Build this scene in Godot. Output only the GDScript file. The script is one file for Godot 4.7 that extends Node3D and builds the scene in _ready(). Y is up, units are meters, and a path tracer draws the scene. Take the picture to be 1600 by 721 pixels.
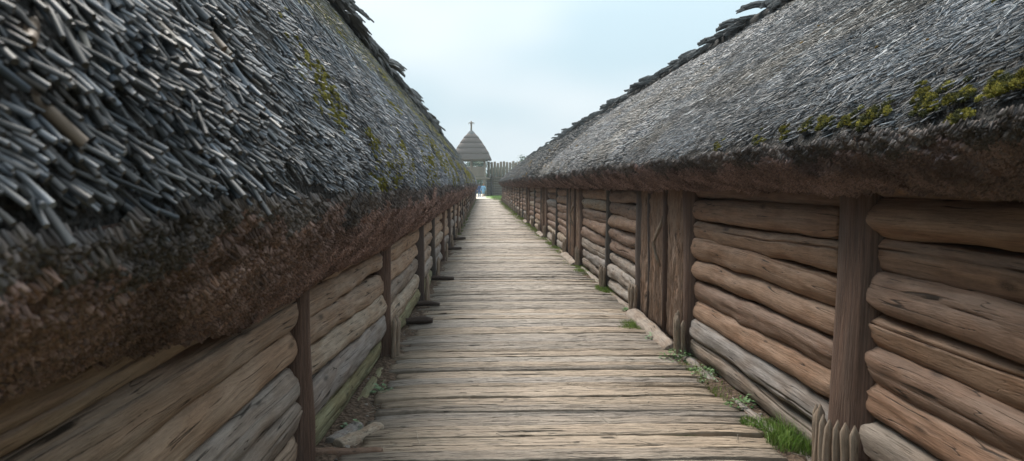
extends Node3D
# A plank walkway between two rows of thatched log houses, a gate tower and rampart at its far end.
# x runs across the walkway, y up, -z along it; "d" below is the distance along the walkway (z = -d).

var rng := RandomNumberGenerator.new()
var noise := FastNoiseLite.new()
var M := {}
const LEFT := -1
const RIGHT := 1
const EAVE_END := 90.0

func _ready() -> void:
	rng.seed = 77
	noise.seed = 5
	noise.frequency = 1.0
	noise.fractal_octaves = 3
	make_camera_and_light()
	make_materials()
	build_ground()
	build_walkway()
	build_longhouse(LEFT)
	build_longhouse(RIGHT)
	build_gate_tower()
	build_rampart()
	build_trees()
	build_people()
	build_plants()
	build_small_things()

# ---------------------------------------------------------------- camera and light
func make_camera_and_light() -> void:
	var cam := Camera3D.new()
	cam.name = "camera"
	add_child(cam)
	cam.position = Vector3(0, 1.6, 0)
	cam.rotation_degrees = Vector3(-3.41, -2.195, 0)
	var ca := CameraAttributesPhysical.new()
	ca.frustum_focal_length = 39.94
	ca.frustum_focus_distance = 10.0
	ca.exposure_aperture = 7.5
	ca.frustum_far = 1500.0
	ca.frustum_near = 0.05
	cam.attributes = ca
	cam.fov = 33.44
	cam.near = 0.05
	cam.far = 1500.0
	cam.current = true
	var env := Environment.new()
	env.background_mode = Environment.BG_SKY
	var sky := Sky.new()
	var ps := PanoramaSkyMaterial.new()
	ps.panorama = sky_texture()
	sky.sky_material = ps
	env.sky = sky
	env.background_energy_multiplier = 0.56
	env.tonemap_mode = Environment.TONE_MAPPER_LINEAR
	env.tonemap_exposure = 1.95
	env.fog_enabled = true
	env.fog_density = 0.0006
	env.fog_light_color = Color(0.80, 0.87, 0.90)
	env.sdfgi_enabled = true
	env.ssao_enabled = true
	env.ssil_enabled = true
	var we := WorldEnvironment.new()
	we.name = "world_environment"
	we.environment = env
	add_child(we)
	var sun := DirectionalLight3D.new()
	sun.name = "sun"
	add_child(sun)
	sun.light_color = Color(1.0, 0.965, 0.92)
	sun.light_energy = 1.2
	sun.light_angular_distance = 32.0
	sun.shadow_enabled = true
	sun.look_at_from_position(Vector3(-0.22, 0.80, -0.60) * 50.0, Vector3.ZERO)

func sky_texture() -> ImageTexture:
	# high thin overcast: pale blue with soft white veils, alike in every direction
	var w := 512
	var h := 256
	var n := FastNoiseLite.new()
	n.seed = 11
	n.frequency = 0.9
	n.fractal_octaves = 4
	var im := Image.create(w, h, false, Image.FORMAT_RGBF)
	for y in h:
		var el := (0.5 - (y + 0.5) / h) * PI
		for x in w:
			var az := (x + 0.5) / w * TAU
			var dir := Vector3(cos(el) * sin(az), sin(el), cos(el) * cos(az))
			var q := dir / (absf(dir.y) + 0.28)
			var c := smoothstep(-0.35, 0.45, n.get_noise_3d(q.x * 0.7, q.z * 0.7 + 4.3, 1.0))
			var low := clampf(1.0 - dir.y * 2.2, 0.0, 1.0)
			var blue := Vector3(0.50, 0.635, 0.715).lerp(Vector3(0.50, 0.635, 0.70), low)
			var veil := Vector3(0.72, 0.78, 0.815)
			var v := blue.lerp(veil, c * 0.85) * (1.0 + 1.35 * maxf(dir.y, 0.0))
			im.set_pixel(x, y, Color(v.x, v.y, v.z))
	return ImageTexture.create_from_image(im)

# ---------------------------------------------------------------- helpers
func numbered(called: String) -> String:
	if not has_node(NodePath(called)):
		return called
	var k := 1
	while has_node(NodePath("%s_%03d" % [called, k])):
		k += 1
	return "%s_%03d" % [called, k]

func thing(called: String, label: String, category: String, group := "") -> Node3D:
	var o := Node3D.new()
	o.name = numbered(called)
	add_child(o)
	tag(o, label, category, group)
	return o

func tag(o: Node3D, label: String, category: String, group := "", kind := "") -> void:
	if label: o.set_meta("label", label)
	if category: o.set_meta("category", category)
	if group: o.set_meta("group", group)
	if kind: o.set_meta("kind", kind)

func part(called: String, mesh: Mesh, mat: Material, parent: Node, at := Vector3.ZERO, b := Basis.IDENTITY) -> MeshInstance3D:
	var o := MeshInstance3D.new()
	o.name = called if parent != self else numbered(called)
	o.mesh = mesh
	if mat: o.material_override = mat
	o.transform = Transform3D(b, at)
	parent.add_child(o, true)
	return o

func arrays_mesh(pos: PackedVector3Array, idx: PackedInt32Array, uv := PackedVector2Array(), col := PackedColorArray(), smooth := true) -> ArrayMesh:
	var a := []
	a.resize(Mesh.ARRAY_MAX)
	a[Mesh.ARRAY_VERTEX] = pos
	a[Mesh.ARRAY_INDEX] = idx
	if uv.size(): a[Mesh.ARRAY_TEX_UV] = uv
	if col.size(): a[Mesh.ARRAY_COLOR] = col
	var st := SurfaceTool.new()
	st.create_from_arrays(a)
	if not smooth:
		st.deindex()
		st.set_smooth_group(-1)
	st.generate_normals()
	if not smooth: st.index()
	return st.commit()

# a sheet of (nu+1) x (nv+1) points; its outside is along du x dv
func grid_mesh(nu: int, nv: int, at: Callable, uv_at = null) -> ArrayMesh:
	var pos := PackedVector3Array()
	var uv := PackedVector2Array()
	var idx := PackedInt32Array()
	for j in nv + 1:
		for i in nu + 1:
			pos.append(at.call(i, j))
			uv.append(uv_at.call(i, j) if uv_at != null else Vector2(float(i) / nu, float(j) / nv))
	for j in nv:
		for i in nu:
			var a := j * (nu + 1) + i
			var b := a + 1
			var c := a + nu + 1
			idx.append_array([a, c, b, b, c, c + 1])
	return arrays_mesh(pos, idx, uv)

# tapered tube along a list of points; ends closed
func tube_mesh(pts: Array, radii: Array, sides: int, squash := 1.0) -> ArrayMesh:
	var pos := PackedVector3Array()
	var uv := PackedVector2Array()
	var idx := PackedInt32Array()
	add_tube(pos, uv, idx, pts, radii, sides, squash)
	return arrays_mesh(pos, idx, uv)

func add_tube(pos: PackedVector3Array, uv: PackedVector2Array, idx: PackedInt32Array, pts: Array, radii: Array, sides: int, squash := 1.0) -> void:
	var n := pts.size()
	var base := pos.size()
	var run := 0.0
	for k in n:
		var t: Vector3 = (pts[mini(k + 1, n - 1)] - pts[maxi(k - 1, 0)]).normalized()
		var side := t.cross(Vector3.UP if absf(t.y) < 0.9 else Vector3.RIGHT).normalized()
		var up := side.cross(t).normalized()
		if k > 0: run += (pts[k] - pts[k - 1]).length()
		for s in sides + 1:
			var a := TAU * s / sides
			pos.append(pts[k] + (side * cos(a) * squash + up * sin(a)) * radii[k])
			uv.append(Vector2(run, float(s) / sides))
	for k in n - 1:
		for s in sides:
			var a := base + k * (sides + 1) + s
			var c := a + sides + 1
			idx.append_array([a, a + 1, c, a + 1, c + 1, c])
	for e in 2:
		var k := 0 if e == 0 else n - 1
		var mid := pos.size()
		pos.append(pts[k])
		uv.append(Vector2(run * e, 0.5))
		for s in sides:
			var a := base + k * (sides + 1) + s
			if e == 0: idx.append_array([mid, a + 1, a])
			else: idx.append_array([mid, a, a + 1])

func box_mesh(lo: Vector3, hi: Vector3) -> ArrayMesh:
	var b := BoxMesh.new()
	b.size = hi - lo
	var st := SurfaceTool.new()
	st.append_from(b, 0, Transform3D(Basis.IDENTITY, (lo + hi) / 2))
	return st.commit()

func copies(called: String, mesh: Mesh, mat: Material, parent: Node, xf: Array, cols: Array) -> MultiMeshInstance3D:
	var mm := MultiMesh.new()
	mm.transform_format = MultiMesh.TRANSFORM_3D
	mm.use_colors = true
	mm.mesh = mesh
	mm.instance_count = xf.size()
	var buf := PackedFloat32Array()
	buf.resize(xf.size() * 16)
	var at := 0
	for k in xf.size():
		var t: Transform3D = xf[k]
		var b := t.basis
		var c: Color = cols[k]
		buf[at] = b.x.x; buf[at + 1] = b.y.x; buf[at + 2] = b.z.x; buf[at + 3] = t.origin.x
		buf[at + 4] = b.x.y; buf[at + 5] = b.y.y; buf[at + 6] = b.z.y; buf[at + 7] = t.origin.y
		buf[at + 8] = b.x.z; buf[at + 9] = b.y.z; buf[at + 10] = b.z.z; buf[at + 11] = t.origin.z
		buf[at + 12] = c.r; buf[at + 13] = c.g; buf[at + 14] = c.b; buf[at + 15] = 1.0
		at += 16
	mm.buffer = buf
	var o := MultiMeshInstance3D.new()
	o.name = called if parent != self else numbered(called)
	o.multimesh = mm
	o.material_override = mat
	o.set_meta("kind", "stuff")
	parent.add_child(o, true)
	return o

# ---------------------------------------------------------------- materials
func noise_bytes(sd: int, freq: float, sw: int, sh: int, w: int, h: int, oct := 3) -> PackedByteArray:
	var n := FastNoiseLite.new()
	n.seed = sd
	n.frequency = freq
	n.fractal_octaves = oct
	var im := n.get_seamless_image(sw, sh)
	im.convert(Image.FORMAT_L8)
	if sw != w or sh != h:
		im.resize(w, h, Image.INTERPOLATE_CUBIC)
	return im.get_data()

# weathered timber: streaks and checks run along u
func wood_textures(sd: int, w: int, h: int, pale: Vector3, deep: Vector3, stain: Vector3, checks: float, knots: int, grain := 1.0) -> Array:
	var streak := noise_bytes(sd, 0.08, w / 16, h, w, h)
	var fine := noise_bytes(sd + 1, 0.33, w / 8, h, w, h, 2)
	var patch := noise_bytes(sd + 2, 0.03, w / 8, h / 4, w, h)
	var line := noise_bytes(sd + 3, 0.03, w / 24, h, w, h, 2)
	var where := noise_bytes(sd + 4, 0.05, w / 8, h / 2, w, h, 2)
	var speck := noise_bytes(sd + 5, 0.2, w / 2, h, w, h, 2)
	var rgb := PackedByteArray()
	rgb.resize(w * h * 3)
	var hgt := PackedByteArray()
	hgt.resize(w * h)
	for i in w * h:
		var s := streak[i] / 255.0
		var f := fine[i] / 255.0
		var p := clampf((patch[i] / 255.0 - 0.42) * 3.2, 0.0, 1.0)
		var t := clampf(0.5 + ((s - 0.5) * 1.3 + (f - 0.5)) * grain + (patch[(i * 3 + 977) % (w * h)] / 255.0 - 0.5) * 0.5, 0.0, 1.0)
		var c := deep.lerp(pale, t).lerp(stain * (0.6 + 0.7 * t), p * 0.6)
		var wide := clampf((where[i] / 255.0 - (0.34 if checks > 1.5 else 0.43)) * 6.0, 0.0, 1.0) * checks
		var k := 1.0 - clampf(absf(line[i] / 255.0 - 0.5) / (0.006 + 0.018 * wide), 0.0, 1.0)
		k *= wide
		var sp := clampf((speck[i] / 255.0 - 0.72) * 6.0, 0.0, 1.0) * 0.5
		c = c.lerp(Vector3(0.035, 0.028, 0.022), clampf(k + sp * 0.6, 0.0, 1.0))
		var hh := 0.55 + (s - 0.5) * 0.35 + (f - 0.5) * 0.45 - k * 0.7 - sp * 0.2
		rgb[i * 3] = int(255.0 * pow(clampf(c.x, 0, 1), 0.4545))
		rgb[i * 3 + 1] = int(255.0 * pow(clampf(c.y, 0, 1), 0.4545))
		rgb[i * 3 + 2] = int(255.0 * pow(clampf(c.z, 0, 1), 0.4545))
		hgt[i] = int(255.0 * clampf(hh, 0.0, 1.0))
	var r := RandomNumberGenerator.new()
	r.seed = sd
	for q in knots:
		var cx := r.randi_range(60, w - 60)
		var cy := r.randi_range(30, h - 30)
		var rad := r.randf_range(9, 17)
		for y in range(cy - 24, cy + 25):
			for x in range(cx - 50, cx + 51):
				var e := Vector2((x - cx) / 1.7, y - cy).length() / rad
				if e < 1.4:
					var i := y * w + x
					var a := smoothstep(1.3, 0.1, e) * (0.25 + 0.9 * fine[(i * 5) % (w * h)] / 255.0)
					for ch in 3:
						rgb[i * 3 + ch] = int(rgb[i * 3 + ch] * (1.0 - 0.5 * a))
					hgt[i] = int(clampf(hgt[i] + 60.0 * a - 70.0 * smoothstep(0.35, 0.0, e), 0, 255))
	var ia := Image.create_from_data(w, h, false, Image.FORMAT_RGB8, rgb)
	ia.generate_mipmaps()
	var ih := Image.create_from_data(w, h, false, Image.FORMAT_L8, hgt)
	return [ImageTexture.create_from_image(ia), ImageTexture.create_from_image(ih)]

func wood_mat(tex: Array, tint: Color, relief: float, rough := 0.8, offset := Vector3.ZERO, scale := Vector3.ONE) -> StandardMaterial3D:
	var m := StandardMaterial3D.new()
	m.albedo_color = tint
	m.albedo_texture = tex[0]
	m.heightmap_enabled = true
	m.heightmap_texture = tex[1]
	m.heightmap_scale = relief
	m.roughness = rough
	m.metallic_specular = 0.35
	m.uv1_offset = offset
	m.uv1_scale = scale
	return m

func plain_mat(c: Color, rough := 0.85, spec := 0.3) -> StandardMaterial3D:
	var m := StandardMaterial3D.new()
	m.albedo_color = c
	m.roughness = rough
	m.metallic_specular = spec
	return m

func tinted_mat(rough: float, spec := 0.4) -> StandardMaterial3D:
	var m := StandardMaterial3D.new()
	m.vertex_color_use_as_albedo = true
	m.roughness = rough
	m.metallic_specular = spec
	return m

func lin(r: float, g: float, b: float) -> Color:
	return Color(r, g, b).linear_to_srgb()

func mottled_mat(sd: int, a: Color, b: Color, freq: float, per_metre: float, relief: float) -> StandardMaterial3D:
	var n := FastNoiseLite.new()
	n.seed = sd
	n.frequency = freq
	n.fractal_octaves = 5
	var g := n.get_seamless_image(512, 512)
	g.convert(Image.FORMAT_L8)
	var d := g.get_data()
	var rgb := PackedByteArray()
	rgb.resize(512 * 512 * 3)
	for i in 512 * 512:
		var c := a.lerp(b, clampf((d[i] / 255.0 - 0.2) * 1.6, 0, 1))
		rgb[i * 3] = int(c.r * 255)
		rgb[i * 3 + 1] = int(c.g * 255)
		rgb[i * 3 + 2] = int(c.b * 255)
	var m := StandardMaterial3D.new()
	m.albedo_texture = ImageTexture.create_from_image(Image.create_from_data(512, 512, false, Image.FORMAT_RGB8, rgb))
	m.heightmap_enabled = true
	m.heightmap_texture = ImageTexture.create_from_image(g)
	m.heightmap_scale = relief
	m.uv1_triplanar = true
	m.uv1_world_triplanar = true
	m.uv1_scale = Vector3.ONE * per_metre
	m.roughness = 0.95
	m.metallic_specular = 0.2
	return m

func make_materials() -> void:
	var log_tex := wood_textures(21, 1024, 512, Vector3(0.46, 0.41, 0.365), Vector3(0.25, 0.217, 0.188), Vector3(0.31, 0.235, 0.18), 1.2, 5, 0.6)
	var plank_tex := wood_textures(41, 1024, 512, Vector3(0.335, 0.29, 0.243), Vector3(0.195, 0.167, 0.136), Vector3(0.265, 0.237, 0.20), 1.7, 6, 0.8)
	var post_tex := wood_textures(61, 512, 512, Vector3(0.15, 0.103, 0.082), Vector3(0.07, 0.046, 0.037), Vector3(0.13, 0.10, 0.085), 0.8, 3)
	M.log_grey = []
	M.log_brown = []
	var greys := [Color(0.93, 0.93, 0.93), Color(0.86, 0.87, 0.89), Color(0.98, 0.95, 0.9), Color(0.84, 0.82, 0.80)]
	var browns := [Color(0.85, 0.73, 0.65), Color(0.80, 0.70, 0.64), Color(0.89, 0.77, 0.68), Color(0.77, 0.67, 0.61)]
	var tans := [Color(0.99, 0.91, 0.83), Color(0.95, 0.89, 0.83)]
	for k in 4:
		M.log_grey.append(wood_mat(log_tex, greys[k], 0.6, 0.8, Vector3(0.23 * k, 0.13 * k, 0)))
		M.log_brown.append(wood_mat(log_tex, browns[k], 0.5, 0.65, Vector3(0.31 * k + 0.1, 0.21 * k, 0)))
	M.log_tan = []
	for k in 2:
		M.log_tan.append(wood_mat(log_tex, tans[k], 0.7, 0.75, Vector3(0.4 * k + 0.05, 0.33 * k, 0)))
	M.log_moss = wood_mat(log_tex, Color(0.80, 0.83, 0.70), 0.9, 0.9, Vector3(0.6, 0.1, 0))
	M.plank = []
	var pt := [Color(1, 1, 1), Color(0.93, 0.91, 0.89), Color(0.98, 0.96, 0.93), Color(0.90, 0.89, 0.88), Color(1.0, 0.96, 0.91), Color(0.95, 0.95, 0.96)]
	for k in 6:
		M.plank.append(wood_mat(plank_tex, pt[k], 1.3, 0.6, Vector3(0.17 * k, 0.29 * k, 0)))
	M.post = []
	for k in 3:
		M.post.append(wood_mat(post_tex, [Color(0.92, 0.95, 0.98), Color(0.85, 0.92, 0.95), Color(1.0, 0.95, 0.92)][k], 0.8, 0.6, Vector3(0.3 * k, 0.2 * k, 0)))
	M.stake = wood_mat(log_tex, Color(0.90, 0.86, 0.81), 0.4, 0.85)
	M.door = wood_mat(log_tex, Color(0.88, 0.79, 0.73), 0.5, 0.7)
	M.far_wood = M.log_grey[3]
	M.dark_wood = wood_mat(post_tex, Color(0.75, 0.75, 0.75), 0.6, 0.8)
	M.end_grain = wood_mat(log_tex, Color(0.62, 0.56, 0.52), 0.8, 0.9)
	M.thatch_base = mottled_mat(3, lin(0.03, 0.03, 0.03), lin(0.075, 0.07, 0.065), 0.05, 1.7, 2.0)
	M.cut_base = mottled_mat(4, lin(0.12, 0.078, 0.064), lin(0.24, 0.16, 0.135), 0.08, 2.5, 2.0)
	M.reed = tinted_mat(0.54, 0.45)
	M.cut = tinted_mat(0.85, 0.25)
	M.moss = tinted_mat(0.95, 0.1)
	M.leaf = tinted_mat(0.6, 0.4)
	M.leaf.backlight = Color(0.5, 0.5, 0.5)
	M.far_thatch = mottled_mat(8, lin(0.09, 0.075, 0.068), lin(0.19, 0.16, 0.145), 0.06, 0.8, 3.0)
	M.soil = mottled_mat(9, lin(0.055, 0.04, 0.03), lin(0.16, 0.115, 0.085), 0.04, 0.9, 3.0)
	M.ground = mottled_mat(10, lin(0.07, 0.08, 0.04), lin(0.15, 0.13, 0.09), 0.03, 0.15, 2.0)
	M.sand = mottled_mat(12, lin(0.42, 0.38, 0.32), lin(0.58, 0.54, 0.47), 0.03, 0.3, 1.0)
	M.lawn = mottled_mat(13, lin(0.07, 0.13, 0.025), lin(0.13, 0.22, 0.04), 0.05, 0.5, 2.0)

# ---------------------------------------------------------------- ground and walkway
func build_ground() -> void:
	var g := part("ground", grid_mesh(1, 1, func(i, j): return Vector3(-600 + 1200 * i, -0.12, 600 - 1200 * j)), M.ground, self)
	tag(g, "", "", "", "structure")
	# trodden earth between walkway ends and house walls, lumpy
	for side in [LEFT, RIGHT]:
		var x0 := -1.45 if side == LEFT else 1.35
		var x1 := -0.45 if side == LEFT else 2.45
		var s := part("soil_path", grid_mesh(24, 260, func(i, j):
			var x := lerpf(x0, x1, i / 24.0)
			var d := 1.5 + pow(j / 260.0, 1.7) * 88.0
			var near_wall := smoothstep(0.35, 0.0, absf(x - (wall_front(side, d) - 0.02 * side)))
			var y := -0.055 + 0.035 * near_wall + 0.03 * noise.get_noise_2d(x * 3.0, d * 2.0 + side * 50.0) + 0.012 * noise.get_noise_2d(x * 14.0, d * 14.0)
			return Vector3(x, y, -d)), M.soil, self)
		tag(s, "", "", "", "structure")
	var p := part("sand_path", grid_mesh(10, 20, func(i, j): return Vector3(lerpf(-9.0, 1.2 + 1.2 * noise.get_noise_1d(j * 0.4), i / 10.0), -0.03, lerpf(-87.0, -135.0, j / 20.0))), M.sand, self)
	tag(p, "", "", "", "structure")
	var l := part("lawn", grid_mesh(12, 30, func(i, j): return Vector3(lerpf(0.4 + 0.5 * noise.get_noise_1d(j * 0.5), 12.0, i / 12.0), -0.026 + 0.03 * noise.get_noise_2d(i * 0.7, j * 0.7), lerpf(-80.0, -119.0, j / 30.0))), M.lawn, self)
	tag(l, "", "", "", "structure")

func plank_mesh(k: int) -> ArrayMesh:
	var nu := 56
	var o := 31.7 * k
	var rows := [[0.5, -0.11, 0, 0], [0.5, -0.02, 0, 0], [0.496, -0.004, 0, 0], [0.475, 0.0, 0, 0]]
	for q in 4:
		var c := 0.31 - 0.205 * q + 0.045 * sin(k * (2.1 + q) + q)
		rows.append_array([[c + 0.05, 0.0, 0, 0], [c + 0.016, 0.0, 1, q], [c, 0.0, 2, q], [c - 0.016, 0.0, 1, q], [c - 0.05, 0.0, 0, 0]])
	rows.append_array([[-0.475, 0.0, 0, 0], [-0.496, -0.004, 0, 0], [-0.5, -0.02, 0, 0], [-0.5, -0.11, 0, 0]])
	var wide := 0.29
	var at := func(i, j):
		var cap := 0
		var u := clampf((i - 1.0) / (nu - 2.0), 0.0, 1.0)
		if i == 0 or i == nu: cap = 1
		var x := (u - 0.5) * 2.7
		var rw: Array = rows[j]
		var zf: float = rw[0]
		var y: float = rw[1]
		# waney edges and narrowing ends
		var ends := 1.0 - 0.34 * smoothstep(0.15, 0.5, absf(u - 0.5)) * maxf(0.0, sin(k * 5.1 + 2.0 * signf(u - 0.5)))
		var edge := 1.0 + 0.09 * noise.get_noise_2d(x * 1.3 + o, signf(zf) * 9.0) + 0.05 * noise.get_noise_2d(x * 6.0 + o, signf(zf) * 19.0)
		var z := zf * wide * ends * edge
		if rw[2] > 0:
			var open := smoothstep(-0.06, 0.16, noise.get_noise_2d(x * 0.8 + o, rw[3] * 13.0 + 3.0))
			z += 0.03 * noise.get_noise_2d(x * 0.9 + o, rw[3] * 21.0)
			if rw[2] == 2: y -= 0.04 * open
		y += 0.007 * noise.get_noise_2d(x * 1.1 + o, z * 6.0) + 0.004 * noise.get_noise_2d(x * 5.0 + o, z * 30.0)
		y -= 0.02 * pow(absf(u - 0.5) * 2.0, 6.0)
		x += 0.02 * noise.get_noise_2d(z * 20.0 + o, 7.0)
		if cap: y = -0.11
		return Vector3(x, y, z)
	var uv := func(i, j):
		return Vector2(0.37 * k + (i - 1.0) / (nu - 2.0), 0.21 * k + rows[j][0] * 0.5)
	return grid_mesh(nu, rows.size() - 1, at, uv)

var gaps := []
func build_walkway() -> void:
	var root := Node3D.new()
	root.name = "walkway"
	add_child(root)
	tag(root, "weathered split-log walkway running between the thatched houses", "walkway", "", "structure")
	var kinds := []
	for k in 14: kinds.append(plank_mesh(k))
	var d := 3.0
	var n := 0
	while d < 88.5 and n < 296:
		var grow := 1.0 + 0.9 * smoothstep(12.0, 45.0, d)
		var w := rng.randf_range(0.12, 0.28) * grow
		if rng.randf() < 0.12: w *= 0.6
		gaps.append(d)
		var x0 := -0.80 + rng.randf_range(-0.07, 0.10)
		var x1 := 1.86 + rng.randf_range(-0.12, 0.12) + 0.08 * smoothstep(5.0, 9.0, d)
		var b := Basis(Vector3.UP, rng.randf_range(-0.012, 0.012)) * Basis(Vector3.RIGHT, rng.randf_range(-0.03, 0.03))
		if rng.randf() < 0.5: b = b * Basis(Vector3.UP, PI)
		b = b * Basis.from_scale(Vector3((x1 - x0) / 2.7, 1.0, w / 0.284))
		part("plank", kinds[rng.randi() % kinds.size()], M.plank[rng.randi() % 6], root, Vector3((x0 + x1) / 2, rng.randf_range(-0.012, 0.006), -(d + w / 2)), b)
		d += w + (0.022 if rng.randf() < 0.1 else rng.randf_range(0.0, 0.007))
		n += 1
	# bearers under the planks
	for x in [-0.4, 0.6, 1.5]:
		part("bearer", box_mesh(Vector3(x - 0.08, -0.118, -88.0), Vector3(x + 0.08, -0.075, -2.0)), M.dark_wood, root)

# ---------------------------------------------------------------- longhouses: outline
func wall_front(side: int, d: float) -> float:
	if side == RIGHT: return 1.96
	if d < 7.2: return -1.03 + 0.12 * smoothstep(4.0, 7.4, d)
	return -0.91 + 0.06 * smoothstep(7.2, 11.0, d)

func eave_low(side: int, d: float) -> Vector2:
	var wob := 0.03 * noise.get_noise_2d(d * 0.55, side * 7.0 + 1.0)
	if side == RIGHT: return Vector2(1.90 + wob, 1.575 + 0.6 * wob)
	return Vector2(wall_front(LEFT, d) + 0.08 + wob, 1.055 + 0.15 * smoothstep(3.4, 1.3, d) + 0.05 * smoothstep(5.0, 10.0, d) + wob)

func eave_top(side: int, d: float) -> Vector2:
	var wob := 0.035 * noise.get_noise_2d(d * 0.4, side * 7.0 + 31.0)
	if side == RIGHT: return Vector2(1.585 + wob, 1.885 + wob)
	return Vector2(-0.55 + wob, 1.60 + wob)

func pitch(side: int) -> float:
	return atan(0.80) if side == RIGHT else atan(1.445)

func slope_length(side: int) -> float:
	return 2.98 / cos(pitch(RIGHT)) if side == RIGHT else 2.2 / cos(pitch(LEFT))

# on the thatch: s metres up the slope from the edge of the eave
func roof_pt(side: int, s: float, d: float) -> Vector3:
	var c := eave_top(side, d)
	var th := pitch(side)
	var full := slope_length(side)
	var out := 0.07 * sin(PI * clampf(s / full, 0, 1)) + 0.03 * noise.get_noise_3d(s * 0.8, d * 0.6, side * 20.0)
	if side == LEFT: out += 0.09 * exp(-pow((s - 0.75) / 0.45, 2.0))
	out -= 0.11 * pow(clampf(1.0 - s / 0.34, 0, 1), 2.0)
	var x := c.x + side * s * cos(th) - side * out * sin(th)
	var y := c.y + s * sin(th) + out * cos(th)
	return Vector3(x, y, -d)

func cut_pt(side: int, v: float, d: float) -> Vector3:
	var a := roof_pt(side, 0.0, d)
	var lo := eave_low(side, d)
	var o := cut_out(side)
	var f := 0.05 * sin(PI * pow(clampf(v, 0, 1), 0.7)) + 0.026 * noise.get_noise_3d(v * 1.6, d * 1.4, side * 9.0)
	return Vector3(lerpf(a.x, lo.x, v), lerpf(a.y, lo.y, v), -d) + o * f

func cut_out(side: int) -> Vector3:
	return Vector3(-0.65, -0.76, 0) if side == RIGHT else Vector3(0.66, -0.75, 0)

# ---------------------------------------------------------------- longhouses: pieces
func log_mesh(k: int) -> ArrayMesh:
	var nu := 44
	var nv := 34
	var o := 17.3 * k
	var a0 := PI + 0.9 * sin(k * 2.4 + 0.5)
	var has_crack := k % 3 != 0
	var at := func(i, j):
		var u := clampf((i - 2.0) / (nu - 4.0), 0.0, 1.0)
		var x := (u - 0.5) * 2.5
		var a: float = TAU * j / nv
		var crack := 0.0
		if has_crack and j > 1 and j < nv - 1:
			# rows gather along a check in the timber
			var ac := a0 + 0.35 * noise.get_noise_2d(x * 0.35 + o, 3.0)
			var j0 := int(round(ac / TAU * nv))
			j0 = int(round(a0 / TAU * nv))
			if absi(j - j0) <= 3:
				var off: float = [0.0, 0.05, 0.16, 0.42][absi(j - j0)] * signf(j - j0)
				a = ac + off
				if j == j0: crack = smoothstep(-0.22, 0.05, noise.get_noise_2d(x * 0.6 + o, 13.0))
		var r := 0.104
		r *= 1.0 + 0.05 * sin(x * 0.9 + k * 1.7) + 0.03 * x * sin(k * 2.9)
		r += 0.014 * noise.get_noise_2d(x * 1.1 + o, sin(a) * 1.3 + 5.0 + cos(a)) + 0.005 * noise.get_noise_3d(x * 2.5 + o, sin(a) * 3.0, cos(a) * 3.0) + 0.004 * noise.get_noise_3d(x * 9.0 + o, sin(a) * 6.0, cos(a) * 6.0)
		# a swelling at old branch stubs
		var kx := x - 0.9 * sin(k * 3.1)
		r += 0.012 * exp(-kx * kx * 90.0 - pow(a - PI - 0.7 * cos(k * 1.9), 2) * 12.0)
		r -= 0.035 * crack
		var e := minf(u, 1.0 - u) * 2.5
		r *= 1.0 - 0.11 * pow(clampf(1.0 - e / 0.09, 0, 1), 1.5)
		if i == 1 or i == nu - 1: r *= 0.93
		if i == 0 or i == nu: r = 0.0
		if i <= 1: x -= 0.006
		if i >= nu - 1: x += 0.006
		r *= pow(pow(absf(sin(a)), 2.9) + pow(absf(cos(a)), 2.9), -1.0 / 2.9) * 0.985
		var bow := Vector3(0, 0.016 * sin(x * 1.3 + k) + 0.009 * noise.get_noise_1d(x * 1.2 + o), 0.012 * sin(x * 1.0 + k * 2.0))
		return Vector3(x, r * sin(a), r * cos(a)) + bow
	var uv := func(i, j): return Vector2(0.29 * k + (i - 2.0) / (nu - 4.0), float(j) / nv)
	return grid_mesh(nu, nv, at, uv)

# upright timber, front towards -z, foot at y = 0, 1 m tall
func post_mesh(k: int, wide: float, deep: float) -> ArrayMesh:
	var nv := 26
	var nu := 22
	var at := func(i, j):
		var h := clampf((i - 1.0) / (nu - 2.0), 0, 1)
		var a: float = TAU * j / nv + PI * 0.5
		var c := cos(a)
		var s := sin(a)
		var q := pow(pow(absf(c), 2.6) + pow(absf(s), 2.6), -1.0 / 2.6)
		var f := 1.0 + 0.10 * noise.get_noise_3d(c * 1.2 + k * 9.0, s * 1.2, h * 2.2) + 0.05 * noise.get_noise_3d(c * 5.0 + k * 9.0, s * 5.0, h * 1.2)
		f *= 1.0 + 0.07 * sin(h * 4.0 + k * 2.0)
		if i == 0 or i == nu: f = 0.0
		return Vector3(c * q * wide * 0.5 * f + 0.012 * sin(h * 5.0 + k), h, s * q * deep * 0.5 * f)
	var uv := func(i, j): return Vector2((i - 1.0) / (nu - 2.0) * 0.75 + 0.3 * k, float(j) / nv)
	return grid_mesh(nu, nv, at, uv)

func stake_mesh(k: int) -> ArrayMesh:
	var r := 0.024 + 0.003 * sin(k * 2.3)
	var pts := []
	var rad := []
	for i in 7:
		var h := i / 6.0
		pts.append(Vector3(0.004 * sin(h * 4.0 + k), h * 0.36, 0.004 * cos(h * 3.0 + k * 2.0)))
		rad.append(r * (1.0 + 0.1 * sin(h * 7.0 + k)))
	pts.append(pts[6] + Vector3(0.002, 0.05, 0)); rad.append(r * 0.15)
	return tube_mesh(pts, rad, 8)

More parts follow.
